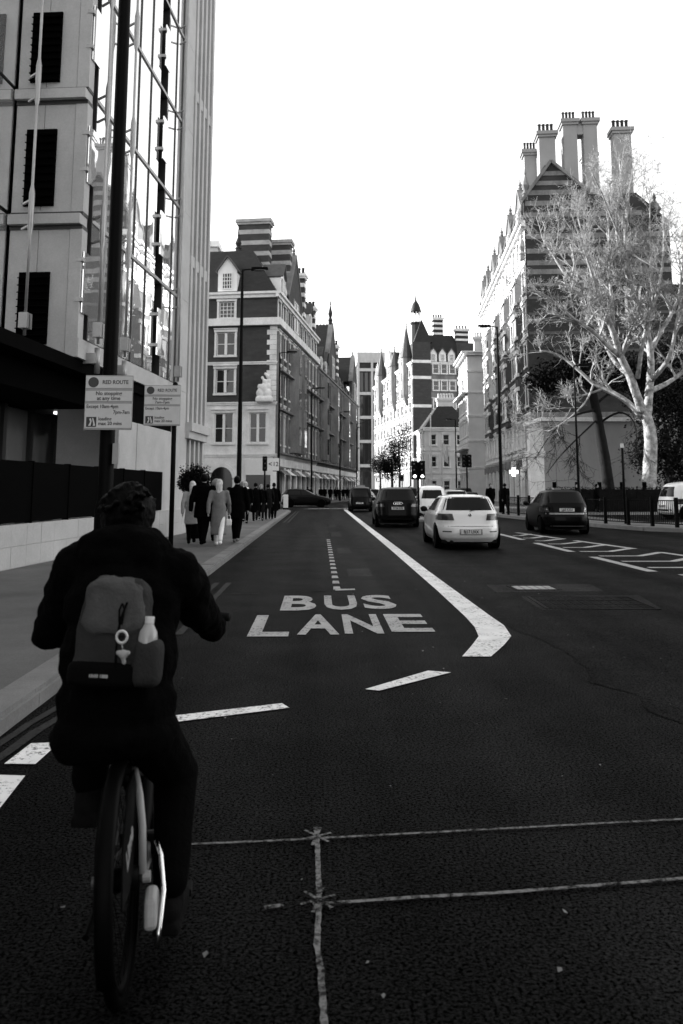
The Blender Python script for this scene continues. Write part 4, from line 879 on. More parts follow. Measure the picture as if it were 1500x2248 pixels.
# London style cabs
CB = [(.22, .12, 4.45, .80), (.32, .02, 4.55, .86), (.5, 0, 4.58, .875), (.7, .03, 4.56, .875), (.92, .08, 4.3, .87), (1.02, .12, 3.75, .86), (1.1, .15, 3.55, .85), (1.4, .27, 3.15, .80), (1.62, .40, 2.85, .74), (1.72, .55, 2.6, .66), (1.79, .9, 2.2, .5), (1.81, 1.2, 1.9, .25)]
def cabx(lit, roofm):
    def f(t, B):
        mirrors(t, B, 3.5, 1.05, roofm)
        MB().box(-.3, .3, 2.2, 2.36, 1.78, 1.92).build('roof_light', 'lit_sign' if lit else 'car_grey', t)
        patch(lambda x, z: B.rear(x, z, .012), lambda q: (-.75, .75), .40, .47, 8, 1).build('bumper_trim', 'rubber', t)
    return f
def cab(label, loc, rz, m, plate='LX12 KGE', lit=False, group='cabs in the traffic'):
    return car('taxi', label, loc, rz, CB, m, (.8, 3.72), .33, 'taxi', rear_win=(1.08, 1.56, .62, .5), front_win=(1.12, 1.62, .72, .6), side_wins=((1.05, 1.6, 2.1, 2.1, 3.2, 2.75), (1.05, 1.6, .75, .95, 2.0, 2.0)), lights=((.72, .98, .70, .70, .86, .855),), plate=(.62, plate), extra=cabx(lit, m), n=4.0, group=group)
cab('white taxi cut by the right edge, beyond the railings', (16.75, 40.2, .156), R(-80), 'car_white')
cab('black taxi ahead of the black sport utility vehicle', (2.9, 60, 0), R(-5), 'car_black')
cab('white taxi in the queue beyond the white hatchback', (6.35, 46.5, 0), R(-5), 'car_white')
cab('second white taxi, smaller and farther up the queue', (9.3, 70, 0), R(-7), 'car_white')
tx, _ = car('hatchback_car', 'silver hatchback half hidden beyond the white hatchback roof', (8.3, 50, 0), R(-5), HB2, 'car_grey', (.75, 3.3), .32, rear_win=(1.10, 1.47, .68, .55), side_wins=((1.09, 1.46, 1.0, 1.05, 2.85, 2.2),), lights=((.78, .95, .6, .64, .862, .855),), plate=(.6, 'LD15 VXM'))
def est(t, B): mirrors(t, B, 3.2, 1.1, 'car_black')
car('estate_car', 'dark car turning out of the side street on the left', (-3.6, 76.2, 0), R(-84), SV, 'car_black', (.85, 3.7), .35, rear_win=(1.13, 1.58, .74, .58), front_win=(1.12, 1.6, .8, .62), side_wins=((1.12, 1.55, 1.9, 1.8, 3.2, 2.5), (1.12, 1.54, .6, .8, 1.82, 1.74)), extra=est)
for lab, p, rw, pm in (('dark car far up the queue, first behind the lit cab', (5.2, 84, 0), SV, 'car_black'), ('dark estate car in the far traffic near the kerb', (6.3, 100, 0), HB, 'car_black'), ('grey car in the far traffic before the stucco house', (12.6, 92, 0), HB, 'car_grey'), ('dark car in the far traffic below the flagpoles', (14.3, 108, 0), SV, 'car_black'), ('pale car in the far outer lane', (10.6, 112, 0), HB, 'car_white'), ('dark van-like car waiting by the far traffic signal', (13.3, 76, 0), CB, 'car_black')):
    car('distant_car', lab, p, R(-8), rw, pm, (.8, 3.5), .32, rear_win=(1.1, 1.36, .6, .5), lights=((.75, .9, .6, .6, .85, .85),), seam=False, group='cars in the far traffic')
for lab, p, rw, pm in (('dark car beside the silver hatchback in the outer lane', (10.1, 56, 0), HB, 'car_black'), ('dark taxi-shaped car beyond the lit signal', (7.0, 66, 0), CB, 'car_black'), ('pale hatchback just beyond the black taxi', (4.1, 76, 0), HB, 'car_white'), ('dark car in the very far traffic before the hotel', (12.5, 130, 0), SV, 'car_black'), ('grey car in the very far traffic before the hotel', (15.5, 138, 0), HB, 'car_grey'), ('dark car two places beyond the black taxi', (5.6, 92, 0), HB, 'car_black'), ('white van-like cab beside the far signal', (11.4, 83, 0), CB, 'car_white'), ('dark saloon between the far pale cars', (9.2, 98, 0), HB, 'car_black'), ('grey car nearest the right kerb in the far traffic', (16.2, 102, 0), SV, 'car_grey')):
    car('distant_car', lab, p, R(-8), rw, pm, (.8, 3.5), .32, rear_win=(1.1, 1.36, .6, .5), lights=((.75, .9, .6, .6, .85, .85),), seam=False, group='cars in the far traffic')
# ------------------------------------------------------------------ trees and planting
LIMBS = [([(23.07, 58, 0.1), (23.29, 58, 2.06), (23.59, 58, 3.99), (23.63, 58, 5.94), (23.24, 58, 7.24)], 0.78, 0.52), ([(23.16, 58, 7.08), (22.79, 57.8, 7.88), (22.14, 57.4, 9.63), (21.37, 57.1, 10.99), (20.97, 56.9, 12.34), (20.23, 56.6, 14.22), (19.54, 56.8, 15.66), (17.89, 57, 16.44), (16.95, 57.5, 18.5), (16.3, 58, 20.03)], 0.42, 0.07), ([(21.37, 57.1, 10.99), (20.14, 56.4, 11.69), (19.16, 55.8, 12.42), (18.25, 55.4, 12.91), (17.35, 55, 13.34), (15.95, 54.5, 14.4), (14.89, 54, 14.91)], 0.24, 0.05), ([(20.87, 56.9, 13.13), (21.1, 57.5, 15.47), (21.07, 58, 17.65), (21.6, 58.6, 20.16), (21.52, 59, 22.88)], 0.22, 0.04), ([(20.23, 56.6, 14.22), (19.09, 55.6, 16.64), (18.32, 55, 18.44), (17.48, 54.6, 20.61)], 0.17, 0.04), ([(23.01, 58, 6.75), (22.53, 58.6, 7.7), (21.84, 59, 8.37), (21.16, 59.4, 8.82), (20.27, 59.8, 9.31), (19.61, 60, 10.09), (18.68, 60.4, 11.11), (17.82, 60.8, 11.83), (16.67, 61, 12.03)], 0.3, 0.05), ([(23.41, 58, 6.75), (23.72, 58.3, 7.93), (24.01, 58.5, 9.36), (24.22, 58.6, 11.25), (24.01, 58.5, 13.06), (23.45, 58.3, 14.28), (22.88, 58, 15.95), (22.42, 57.7, 17.23), (22.24, 57.5, 19.06), (22.45, 57.5, 21.31), (23.0, 57.7, 24.19)], 0.4, 0.06), ([(23.45, 58.3, 14.28), (23.91, 57.4, 15.8), (24.0, 57, 18.07), (23.73, 56.6, 20.33), (23.95, 56.4, 23.0)], 0.18, 0.04), ([(24.21, 58.6, 11.66), (25.25, 59.2, 13.21), (26.44, 59.8, 14.62), (27.3, 60.2, 16.16), (27.91, 60.6, 18.77), (28.35, 60.8, 21.75)], 0.24, 0.05), ([(24.01, 58.5, 9.36), (24.23, 57, 10.07), (24.53, 56.4, 10.63), (24.81, 56, 11.87), (25.01, 55.8, 13.45), (25.76, 55.4, 15.98), (26.24, 55.4, 18.62)], 0.24, 0.05), ([(23.86, 58.4, 8.61), (25.89, 59.6, 9.44), (28.05, 60.4, 10.94), (30.23, 61, 13.16), (31.43, 61, 15.3)], 0.26, 0.05), ([(22.14, 57.4, 9.63), (21.72, 59.2, 10.73), (21.22, 60.4, 13.0), (21.2, 61, 15.95), (20.78, 61.4, 19.67), (20.22, 61.5, 22.65)], 0.22, 0.04), ([(22.88, 58, 15.95), (22.61, 59.6, 19.16), (22.62, 60.2, 22.23), (23.44, 60.6, 25.32), (23.43, 60.8, 27.26)], 0.17, 0.04), ([(22.57, 57.2, 9.44), (22.56, 55.8, 12.14), (23.26, 55, 14.56), (23.9, 54.6, 17.71), (23.85, 54.4, 21.25)], 0.2, 0.04), ([(22.24, 57.5, 19.06), (20.87, 56.4, 21.26), (20.07, 55.8, 22.74), (19.33, 55.4, 23.93)], 0.12, 0.04), ([(20.27, 59.8, 9.31), (19.51, 59, 8.0), (17.93, 58.4, 6.61), (16.14, 58, 5.6)], 0.1, 0.03)]
LIMBS2 = [([(21.950000000000003, 62, 0.1), (21.69, 62, 3.47), (21.38, 62, 5.88), (21.06, 62, 8.15), (20.84, 62, 9.74)], 0.42, 0.3), ([(21.1, 62, 7.63), (19.79, 61, 7.35), (18.08, 60, 6.75), (16.56, 59.6, 5.21), (15.62, 59.4, 3.71)], 0.12, 0.02), ([(21.21, 62, 6.93), (19.21, 60.5, 5.44), (17.65, 60, 4.07), (16.59, 60, 2.74)], 0.09, 0.02), ([(21.27, 62, 6.58), (22.56, 61, 7.53), (23.51, 60.4, 6.8), (23.4, 60, 4.41), (22.68, 60, 3.41)], 0.1, 0.02), ([(21.05, 62, 7.98), (22.65, 63, 9.16), (24.86, 64, 9.65)], 0.14, 0.03), ([(20.9, 62, 9.38), (19.47, 63, 10.22), (18.15, 63.5, 9.56)], 0.14, 0.03)]
trg = np.random.default_rng(5)
def smooth_poly(p, k=4):
    p = np.array(p, float)
    t = np.arange(len(p)); T = np.linspace(0, len(p) - 1, (len(p) - 1) * k + 1)
    q = np.stack([np.interp(T, t, p[:, i]) for i in range(3)], 1)
    for _ in range(3): q[1:-1] = (q[:-2] + 2*q[1:-1] + q[2:]) / 4
    return q
def twigs(limbs, levels, droop=0.0, up=.35, lenk=.62, minr=.0105, per=(9, 6, 4, 4), wob=.16):
    """recursive bare branching; returns verts and faces of three-sided twigs, all levels"""
    V = []; Fc = []; nv = 0; cur = [(np.array(p), r0, r1) for p, r0, r1 in limbs]
    for lv in range(levels):
        nxt = []
        for p, r0, r1 in cur:
            seg = np.linalg.norm(np.diff(p, axis=0), axis=1); L = seg.sum(); cum = np.r_[0, np.cumsum(seg)]
            n = per[lv] if lv else max(4, int(L * 1.1))
            for s in trg.uniform(.25 if lv == 0 else .15, 1.0, n):
                i = min(np.searchsorted(cum, s * L) - 1, len(seg) - 1); i = max(i, 0); f = (s * L - cum[i]) / max(seg[i], 1e-6)
                o = p[i] + (p[i+1] - p[i]) * f; d = (p[i+1] - p[i]) / max(seg[i], 1e-6)
                r = trg.normal(size=3); r /= np.linalg.norm(r); q = d * .75 + r * .85 + np.array([0, 0, up - droop * (lv > 1)]); q /= np.linalg.norm(q)
                l = lenk * L * trg.uniform(.5, 1.1) * (1.1 - .5*s) if lv else trg.uniform(1.6, 4.2)
                l = max(l, .45); rr = max((r0 + (r1 - r0) * s) * .5, minr) if lv == 0 else max(r0 * .55, minr)
                k = 4 if l > 1.2 else 3; pts = [o]; dd = q
                for _ in range(k - 1):
                    dd = dd + trg.normal(size=3) * wob * 1.6 + np.array([0, 0, (.10 - droop * .25)]); dd = dd / np.linalg.norm(dd); pts.append(pts[-1] + dd * l / (k - 1))
                P = np.array(pts); rad = np.linspace(rr, max(rr * .35, minr * .7), k)
                x = np.cross(q, [.31, .52, .79]); x /= np.linalg.norm(x); y = np.cross(q, x)
                ns = 5 if rr > .05 else 3
                for j in range(k):
                    for a in range(ns): V.append(P[j] + rad[j] * (x*math.cos(2*math.pi*a/ns) + y*math.sin(2*math.pi*a/ns)))
                for j in range(k - 1):
                    for a in range(ns): Fc.append((nv+j*ns+a, nv+j*ns+(a+1) % ns, nv+(j+1)*ns+(a+1) % ns, nv+(j+1)*ns+a))
                nv += k * ns; nxt.append((P, rr, rr * .4))
        cur = nxt
    return V, Fc
def wobbly_tube(mb, pts, r0, r1, n=10, amp=.12):
    p = smooth_poly(pts); m = len(p); L0 = len(mb.v)
    mb.tube([Vector(q) for q in p], list(np.linspace(r0, r1, m)), n)
    for i in range(L0, len(mb.v)):
        v = Vector(mb.v[i]); c = Vector(p[(i - L0) // n]); d = v - c; mb.v[i] = tuple(c + d * (1 + amp * mnoise.noise(v * 1.3) + amp * .7 * mnoise.noise(v * 4)))
PT = thing('plane_tree', 'big bare plane tree with pale sunlit bark behind the railings', 'tree', (0, 0, 0))
mb = MB(); q = LIMBS[0]; wobbly_tube(mb, [q[0][0]] + q[0][1:], .52, .38, 16, .16)
mb.tube([(q[0][0][0], 58, .05), (q[0][0][0] + .05, 58, .8), (q[0][0][0] + .1, 58, 1.6)], [.98, .64, .5], 14)
mb.build('trunk', 'bark', PT, smooth=True)
for p, r0, r1 in LIMBS[1:]:
    mb = MB(); wobbly_tube(mb, p, r0*.82, r1, 9, .16); mb.build('limb', 'bark', PT, smooth=True)
V, Fc = twigs([(smooth_poly(p, 2), r0, r1) for p, r0, r1 in LIMBS[1:]], 4, droop=.18)
mb = MB(); mb.v = [tuple(v) for v in V]; mb.f = Fc; o = mb.build('crown', 'twig', PT, fix=False); o['kind'] = 'stuff'
def leaf_mass(rg, blobs, n, s):
    V = []; Fc = []
    for (c, r) in blobs:
        d = rg.normal(size=(n, 3)); d /= np.linalg.norm(d, axis=1)[:, None]; P = np.array(c) + d * np.array(r) * (rg.uniform(.0, 1, (n, 1)) ** .4) * (1 + .25 * rg.normal(size=(n, 1)))
        a = rg.normal(size=(n, 3)); a /= np.linalg.norm(a, axis=1)[:, None]; b = np.cross(a, rg.normal(size=(n, 3))); b /= np.linalg.norm(b, axis=1)[:, None]
        ss = s * rg.uniform(.5, 1.3, (n, 1)); i0 = len(V)
        V.extend(map(tuple, np.stack([P - a*ss, P + b*ss*.5, P + a*ss, P - b*ss*.5], 1).reshape(-1, 3))); Fc.extend((i0+4*k, i0+4*k+1, i0+4*k+2, i0+4*k+3) for k in range(n))
    mb = MB(); mb.v = V; mb.f = Fc; return mb
ET = thing('evergreen_tree', 'dark evergreen tree with leaning trunk and hanging twigs before the pale wall', 'tree', (0, 0, 0))
mb = MB(); wobbly_tube(mb, LIMBS2[0][0], .46, .3, 10); mb.build('trunk', 'bark_dark', ET, smooth=True)
for p, r0, r1 in LIMBS2[1:]:
    mb = MB(); wobbly_tube(mb, p, r0, r1, 6); mb.build('limb', 'bark_dark', ET, smooth=True)
V, Fc = twigs([(smooth_poly(p, 2), r0, r1) for p, r0, r1 in LIMBS2[1:]], 3, droop=.5, up=.0, per=(8, 6, 5, 4), minr=.012)
mb = MB(); mb.v = [tuple(v) for v in V]; mb.f = Fc; o = mb.build('twigs', 'bark_dark', ET, fix=False); o['kind'] = 'stuff'
o = leaf_mass(trg, [((18.6, 63, 10.3), (2.0, 2, 1.3)), ((20.6, 63, 10.9), (2.4, 2, 1.6)), ((23.2, 63.5, 11.0), (2.4, 2, 1.7)), ((25.2, 64, 10.4), (2, 2, 1.6)), ((21.6, 63, 12.3), (1.8, 1.5, .9)), ((17.4, 63.5, 10.0), (1.2, 1.2, .9))], 2600, .13).build('crown', 'leaf_dark', ET, fix=False); o['kind'] = 'stuff'
DT = thing('evergreen_tree', 'dark bushy evergreen in shade at the right edge behind the plane tree', 'tree', (0, 0, 0))
mb = MB(); wobbly_tube(mb, [(28.2, 66, .1), (28.3, 66, 3), (28.1, 66, 6.5)], .4, .25); wobbly_tube(mb, [(28.2, 66, 3), (29.5, 66, 6), (30, 66, 9)], .25, .12); mb.build('trunk', 'bark_dark', DT, smooth=True)
o = leaf_mass(trg, [((27.6, 66, 8.5), (2.2, 2, 2.6)), ((29.6, 66.5, 7.5), (2.4, 2, 3.2)), ((28.4, 66, 12), (2.0, 2, 2.4)), ((31, 67, 11), (2.5, 2, 3)), ((27, 66.5, 4.6), (1.6, 1.6, 2.0)), ((29.5, 66, 3.5), (2.2, 1.8, 2.4))], 2600, .15).build('crown', 'leaf_dark', DT, fix=False); o['kind'] = 'stuff'
for lab, bx, by, hh, rr in (('dark street tree standing against the sunlit hotel front', 16.6, 172, 16, 2.6), ('smaller dark street tree left of the sunlit hotel front', 13.6, 186, 11, 2.0), ('dark street tree beside the far traffic signal', 12.2, 140, 8.5, 1.6)):
    t_ = thing('street_tree', lab, 'tree', (bx, by, .1), 0, 'far street trees'); MB().tube([(0, 0, 0), (.1, 0, hh*.3), (.0, 0, hh*.7)], [.28, .2, .1], 8).build('trunk', 'bark_dark', t_)
    o = leaf_mass(trg, [((0, 0, hh*.55), (rr, rr, hh*.22)), ((rr*.4, 0, hh*.75), (rr*.7, rr, hh*.2)), ((-rr*.5, 0, hh*.66), (rr*.7, rr, hh*.16))], 700, .2).build('crown', 'bark_dark', t_, fix=False); o['kind'] = 'stuff'
HG = thing('hedge', 'long clipped dark hedge in front of the pale wall', 'hedge', (15.0, 53.5, .15))
MB().box(.15, 16, .1, 1.0, 0, 1.45).build('hedge_core', 'leaf_dark', HG)
P = trg.uniform((0, 0, .05), (16.2, 1.1, 1.6), (9000, 3)); mb = MB()
for p in P:
    a = trg.normal(size=3) * .05; b = trg.normal(size=3) * .04; mb.v += [tuple(p - a), tuple(p + b), tuple(p + a)]; mb.f.append((len(mb.v)-3, len(mb.v)-2, len(mb.v)-1))
o = mb.build('foliage', 'leaf_dark', HG, fix=False); o['kind'] = 'stuff'
TB = thing('topiary_bush', 'round clipped dark bush in a planter by the office wall', 'plant', (-3.78, 25.2, .118))
MB().lathe([(.2, 0), (.28, .5), (.3, .55), (.26, .55)], 14).build('planter', 'black_metal', TB, smooth=True); MB().tube([(0, 0, .5), (0, 0, 1.5)], .03, 6).build('stem', 'bark_dark', TB)
o = leaf_mass(trg, [((0, 0, 1.78), (.42, .42, .36)), ((.16, 0, 1.6), (.3, .3, .3)), ((-.18, 0, 1.66), (.28, .28, .28))], 3500, .04).build('foliage', 'leaf_dark', TB, fix=False); o['kind'] = 'stuff'

# ------------------------------------------------------------------ street furniture
def lamp_post(label, x, y, z, h, arm, r=.09, group='street lamps'):
    t = thing('street_lamp', label, 'street lamp', (x, y, z), 0, group)
    MB().lathe([(r*1.5, 0), (r*1.5, 1.3), (r*1.1, 1.42), (r, 1.5), (r*.55, h - .1), (r*.55, h)], 12).build('pole', 'black_metal', t, smooth=True)
    a = 1 if arm > 0 else -1
    MB().tube([(0, 0, h - .03), (arm * .3, 0, h), (arm, 0, h + .04)], .035, 8).build('arm', 'black_metal', t)
    MB().prism([(arm - a*.1, h - .03), (arm + a*.75, h + .02), (arm + a*.72, h + .12), (arm - a*.05, h + .12)], -.14, .14, F=lambda p, q, s: (p, s, q)).build('lamp_head', 'black_metal', t, bevel=.02)
    MB().box(min(arm + a*.1, arm + a*.6), max(arm + a*.1, arm + a*.6), -.1, .1, h - .05, h - .012).build('lens', 'glass', t)
lamp_post('tall black street lamp beside the walking crowd, nearest whole one on the left', -3.77, 38.7, .118, 12.0, .5, .12)
lamp_post('slim street lamp at the left side street corner', -3.1, 62.3, .118, 11.9, .6, .11)
lamp_post('street lamp outside the corner mansion', -.84, 85, .15, 11.9, .6, .11)
lamp_post('street lamp outside the middle mansion of the row', 2.7, 110, .15, 11.8, .6, .11)
lamp_post('farthest street lamp on the left row', 5.8, 129, .15, 11.8, .6, .11)
lamp_post('tall black street lamp on the right pavement against the mansion block', 11.47, 52, .15, 11.9, -.5, .12)
lamp_post('slender lamp with pale sunlit top in front of the bare tree', 14.82, 47, .15, 8.6, .3, .08)
lamp_post('far street lamp in front of the pale corner block', 18.6, 112, .15, 11, -.6, .11)
lamp_post('far street lamp left of the flagpoles', 13.0, 118, 0, 10, -.6, .11)
BP = thing('street_lamp', 'thick black lamp column in the near pavement carrying the first sign', 'street lamp', (-2.62, 10.2, .118), 0, 'street lamps')
MB().lathe([(.12, 0), (.12, 1.2), (.1, 1.3), (.092, 1.35), (.078, 8.0), (.07, 10)], 16).build('pole', 'black_metal', BP, smooth=True)
MB().box(-.05, .05, -.13, -.085, .5, .95).build('access_door', 'black_metal', BP); MB().tube([(0, 0, 9.9), (.8, 0, 10.1), (1.4, 0, 10.1)], .04, 8).build('arm', 'black_metal', BP)
MB().box(1.3, 1.9, -.12, .12, 10.05, 10.18).build('lamp_head', 'black_metal', BP, bevel=.02)
st = MB(); st.box(.09, .16, -.09, -.03, 1.75, 2.0); st.build('sticker_box', 'sign_grey', BP)
RP = thing('sign_post', 'slim black post holding the second, farther sign', 'post', (-2.575, 14.55, .118))
MB().tube([(0, 0, 0), (0, 0, 3.3)], .042, 12).build('pole', 'black_metal', RP, smooth=True); MB().lathe([(.05, 3.3), (.03, 3.33), (.005, 3.34)], 10).build('cap', 'black_metal', RP)
def tline(o, s, x, z, size, y, m='sign_ink', align='CENTER', sx=1.0):
    link('lettering', text_mesh(s, size, .0006, size * .02, align, sx=sx), m, o, mtx=Matrix.Translation((x, y, z)) @ Matrix.Rotation(R(90), 4, 'X'))
def red_route(label, x, y, zc, w, h, lines2, lines3):
    t = thing('parking_sign', label, 'sign', (x, y, zc), 0, 'kerbside parking signs')
    MB().box(-w/2, w/2, 0, .012, -h/2, h/2).build('backing', 'sign_grey', t, bevel=.004)
    def panel(z0, z1, m='sign_white'): return MB().box(-w/2 + .008, w/2 - .008, -.004, .0, h/2 - z1*h, h/2 - z0*h).build('panel', m, t)
    p = panel(.02, .235); z = h/2 - .13*h
    MB().lathe([(.0, -.001), (h*.095, -.001), (h*.095, .002), (0, .002)], 24, F=lambda a, b, c: (a - w*.33, -.004 - c, z + b)).build('roundel', 'sign_red', p)
    tline(p, 'RED ROUTE', w*.13, z, h*.098, -.0055, sx=.9)
    p = panel(.29, .475)
    for i, s in enumerate(lines2): tline(p, s, 0, h/2 - (.335 + i*.09)*h, h*.095, -.0055)
    p = panel(.525, .965)
    for i, (s, al) in enumerate(lines3[:2]): tline(p, s, -w*.46 if al == 'LEFT' else w*.45, h/2 - (.575 + i*.105)*h, h*.092, -.0055, align=al, sx=.86)
    for i, s in enumerate(lines3[2:]): tline(p, s, -w*.2, h/2 - (.80 + i*.085)*h, h*.088, -.0055, align='LEFT', sx=.95)
    q = MB().box(-w*.45, -w*.24, -.0065, -.0045, h/2 - .945*h, h/2 - .765*h).build('pictogram', 'sign_ink', p)
    F = lambda a, c, b: (-w*.345 + a*w*.2, -.0068 - b*.001, h/2 - .855*h + c*h*.17)
    MB().prism([(-.3, -.42), (-.1, .0), (-.22, .32), (-.05, .4), (.05, .1), (-.05, -.42)], 0, 1, F=F).build('pictogram_figure', 'sign_white', q)
    MB().prism([(.08, .42), (.2, .42), (.42, -.3), (.42, -.42), (.18, -.42), (.22, -.2)], 0, 1, F=F).build('pictogram_load', 'sign_white', q)
    for zz in (-h*.3, h*.3):
        MB().box(-.1, .1, .012, .06, zz - .015, zz + .015).build('clamp', 'steel', t)
    return t
red_route('nearer white red-route sign, no stopping at any time, on the lamp column', -2.58, 10.035, 2.61, .58, .67, ['No stopping', 'at any time'], [('Except 10am-4pm', 'LEFT'), ('7pm-7am', 'RIGHT'), 'loading', 'max 20 mins'])
red_route('farther white red-route sign with 7am to 7pm hours on a slim post', -2.78, 14.47, 3.03, .64, .72, ['No stopping', '7am-7pm'], [('Except 10am-4pm', 'LEFT'), ('', 'RIGHT'), 'loading', 'max 20 mins'])
def signal(label, x, y, z, h, rz=0.0, lit=None, two=False):
    t = thing('traffic_signal', label, 'traffic light', (x, y, z), rz, 'traffic signals')
    MB().tube([(0, 0, 0), (0, 0, h)], .06, 10).build('pole', 'black_metal', t, smooth=True)
    for dx in ((-.2, .2) if two else (0,)):
        b = MB().box(dx - .15, dx + .15, -.16, .1, h - .9, h + .06).build('signal_head', 'black_metal', t, bevel=.02)
        for i in range(3):
            zz = h - .12 - i*.31
            MB().lathe([(.0, .0), (.075, .0), (.075, .02), (.0, .03)], 14, F=lambda a, c, d: (dx + a, -.16 - d, zz + c)).build('lens', 'lit_lamp' if lit == i else 'glass_dark', b)
            MB().prism([(.12*math.cos(R(k)), .12*math.sin(R(k))) for k in range(0, 181, 20)] + [(.11*math.cos(R(k)), .11*math.sin(R(k))) for k in range(180, -1, -20)], .0, .16, F=lambda a, c, d: (dx + a, -.16 - d, zz + c)).build('visor', 'black_metal', b)
    return t
signal('black traffic signal on the left pavement by the corner mansion', -3.65, 55, .118, 3.6)
signal('twin-headed traffic signal with lit lamps on the refuge between lanes', 5.14, 43, .1, 2.9, lit=2, two=True)
signal('black traffic signal on the right before the pale corner block', 11.1, 62, .15, 4.0, two=True)
signal('far traffic signal in the middle of the road', 8.8, 88, 0, 3.4, lit=0)
IS = struct(MB().prism([(4.75, 41.3), (5.5, 41.3), (5.7, 46), (5.3, 47), (4.9, 46)], 0, .1).build('traffic_island', 'kerb'))
DS = thing('direction_sign', 'pale direction board and panel on a post by the left kerb', 'sign', (-2.79, 50, .118))
MB().tube([(0, .05, 0), (0, .05, 3.4)], .04, 8).build('pole', 'black_metal', DS); p = MB().box(-.35, .33, -.02, .0, 2.6, 3.35).build('board', 'sign_white', DS)
tline(p, '<', -.2, 2.98, .4, -.0215); tline(p, '12', .12, 2.98, .36, -.0215); MB().box(-.18, .18, -.02, .0, 1.35, 2.55).build('panel', 'sign_white', DS)
KB_ = thing('bollard', 'white plastic bollard at the side street corner', 'bollard', (-2.55, 62.6, .118))
MB().box(-.18, .18, -.1, .1, 0, 1.1).build('body', 'sign_white', KB_, bevel=.03); MB().box(-.2, .2, -.12, .12, -.01, .12).build('base', 'rubber', KB_)
for i, (x, y, h, lab) in enumerate(((15.6, 115, 12, 'taller white flagpole in front of the stucco house'), (17.1, 115, 8.4, 'shorter white flagpole in front of the stucco house'))):
    t = thing('flagpole', lab, 'flagpole', (x, y, .15), 0, 'flagpoles'); MB().tube([(0, 0, 0), (0, 0, h)], [.13, .08], 8).build('pole', 'frame_white', t); MB().ball((0, 0, h), .12).build('finial', 'frame_white', t)
    if i:
        m_ = MB(); m_.grid([[(.06 + .28*u + .05*math.sin(v*2), .1*math.sin(u*2 + v), h - .3 - v*.8 - u*.22) for u in range(4)] for v in range(4)]); m_.build('flag', 'sign_white', t)
for lab, x, y, h in (('short black post with pale cap at the railings', 12.84, 34.6, 3.2),):
    t = thing('post', lab, 'post', (x, y, .15)); MB().tube([(0, 0, 0), (0, 0, h)], [.055, .05], 10).build('pole', 'black_metal', t, smooth=True); MB().box(-.06, .06, -.05, .05, h - .02, h + .16).build('cap', 'sign_white', t)
# pedestrian guard railing: posts, rails and bars
GR = thing('guard_railing', 'black pedestrian guard railing along the right kerb', 'railing', (0, 0, .15))
gp = [(10.85, 47.5), (11.05, 45.9), (11.2, 44.1), (11.38, 42.3), (11.55, 40.5), (11.72, 38.7), (11.9, 36.8), (12.1, 34.9), (12.55, 33.5), (13.05, 32.3), (13.5, 31.1), (15.2, 30.2), (17, 29.4), (18.8, 28.7)]
barm = MB().box(-.009, .009, -.009, .009, .14, .98).mesh('bar'); postm = MB().box(-.06, .06, -.06, .06, 0, 1.12).mesh('railing_post')
for (x0, y0), (x1, y1) in zip(gp, gp[1:]):
    link('railing_post', postm, 'black_metal', GR, (x0, y0, 0)); a, b = Vector((x0, y0, 0)), Vector((x1, y1, 0))
    for z in (.12, 1.0): MB().bar(a + Vector((0, 0, z)), b + Vector((0, 0, z)), .04, .04).build('rail', 'black_metal', GR)
    for k in range(1, 13): q = a.lerp(b, k / 13); link('bar', barm, 'black_metal', GR, (q.x, q.y, 0))
link('railing_post', postm, 'black_metal', GR, (gp[-1][0], gp[-1][1], 0))
FN = thing('park_fence', 'row of dark square fence posts standing in front of the pale wall', 'fence', (16, 56, .15))
for k in range(9): MB().box(k*1.55 - .11, k*1.55 + .11, -.1, .1, 0, 1.95).build('fence_post', 'hoarding', FN)
for z in (.6, 1.3): MB().box(-.1, 12.5, -.03, .03, z, z + .08).build('fence_rail', 'hoarding', FN)
# ------------------------------------------------------------------ people
def displaced(me, amp, sc, amp2=0, sc2=1):
    n = len(me.vertices); co = np.empty(n*3); no = np.empty(n*3); me.vertices.foreach_get('co', co); me.vertices.foreach_get('normal', no)
    co = co.reshape(-1, 3); no = no.reshape(-1, 3)
    d = np.array([amp * mnoise.noise(Vector(c) * sc) + (amp2 * mnoise.noise(Vector(c) * sc2) if amp2 else 0) for c in co])
    me.vertices.foreach_set('co', (co + no * d[:, None]).ravel()); me.update(); return me
def head_parts(b, c, s, yaw=0):
    """head with jaw, nose, ears; c = centre, faces +y"""
    rot = Matrix.Rotation(yaw, 3, 'Z'); p = lambda x, y, z: Vector(c) + rot @ Vector((x*s, y*s, z*s))
    b.ball(p(0, -.005, .015), .078*s, .098*s, .105*s, rot=rot); b.ball(p(0, .025, -.055), .058*s, .066*s, .06*s, rot=rot)
    b.caps(p(0, .092, .01), p(0, .108, -.022), .012*s, .017*s, 8, 3)
    for k in (-1, 1):
        b.ball(p(k*.080, -.002, -.005), .012*s, .022*s, .032*s, 8, 6, rot=rot); b.ball(p(k*.032, .082, .018), .014*s, .012*s, .010*s, 8, 5)
    b.caps(p(-.022, .088, -.052), p(.022, .088, -.052), .011*s, .011*s, 8, 3)
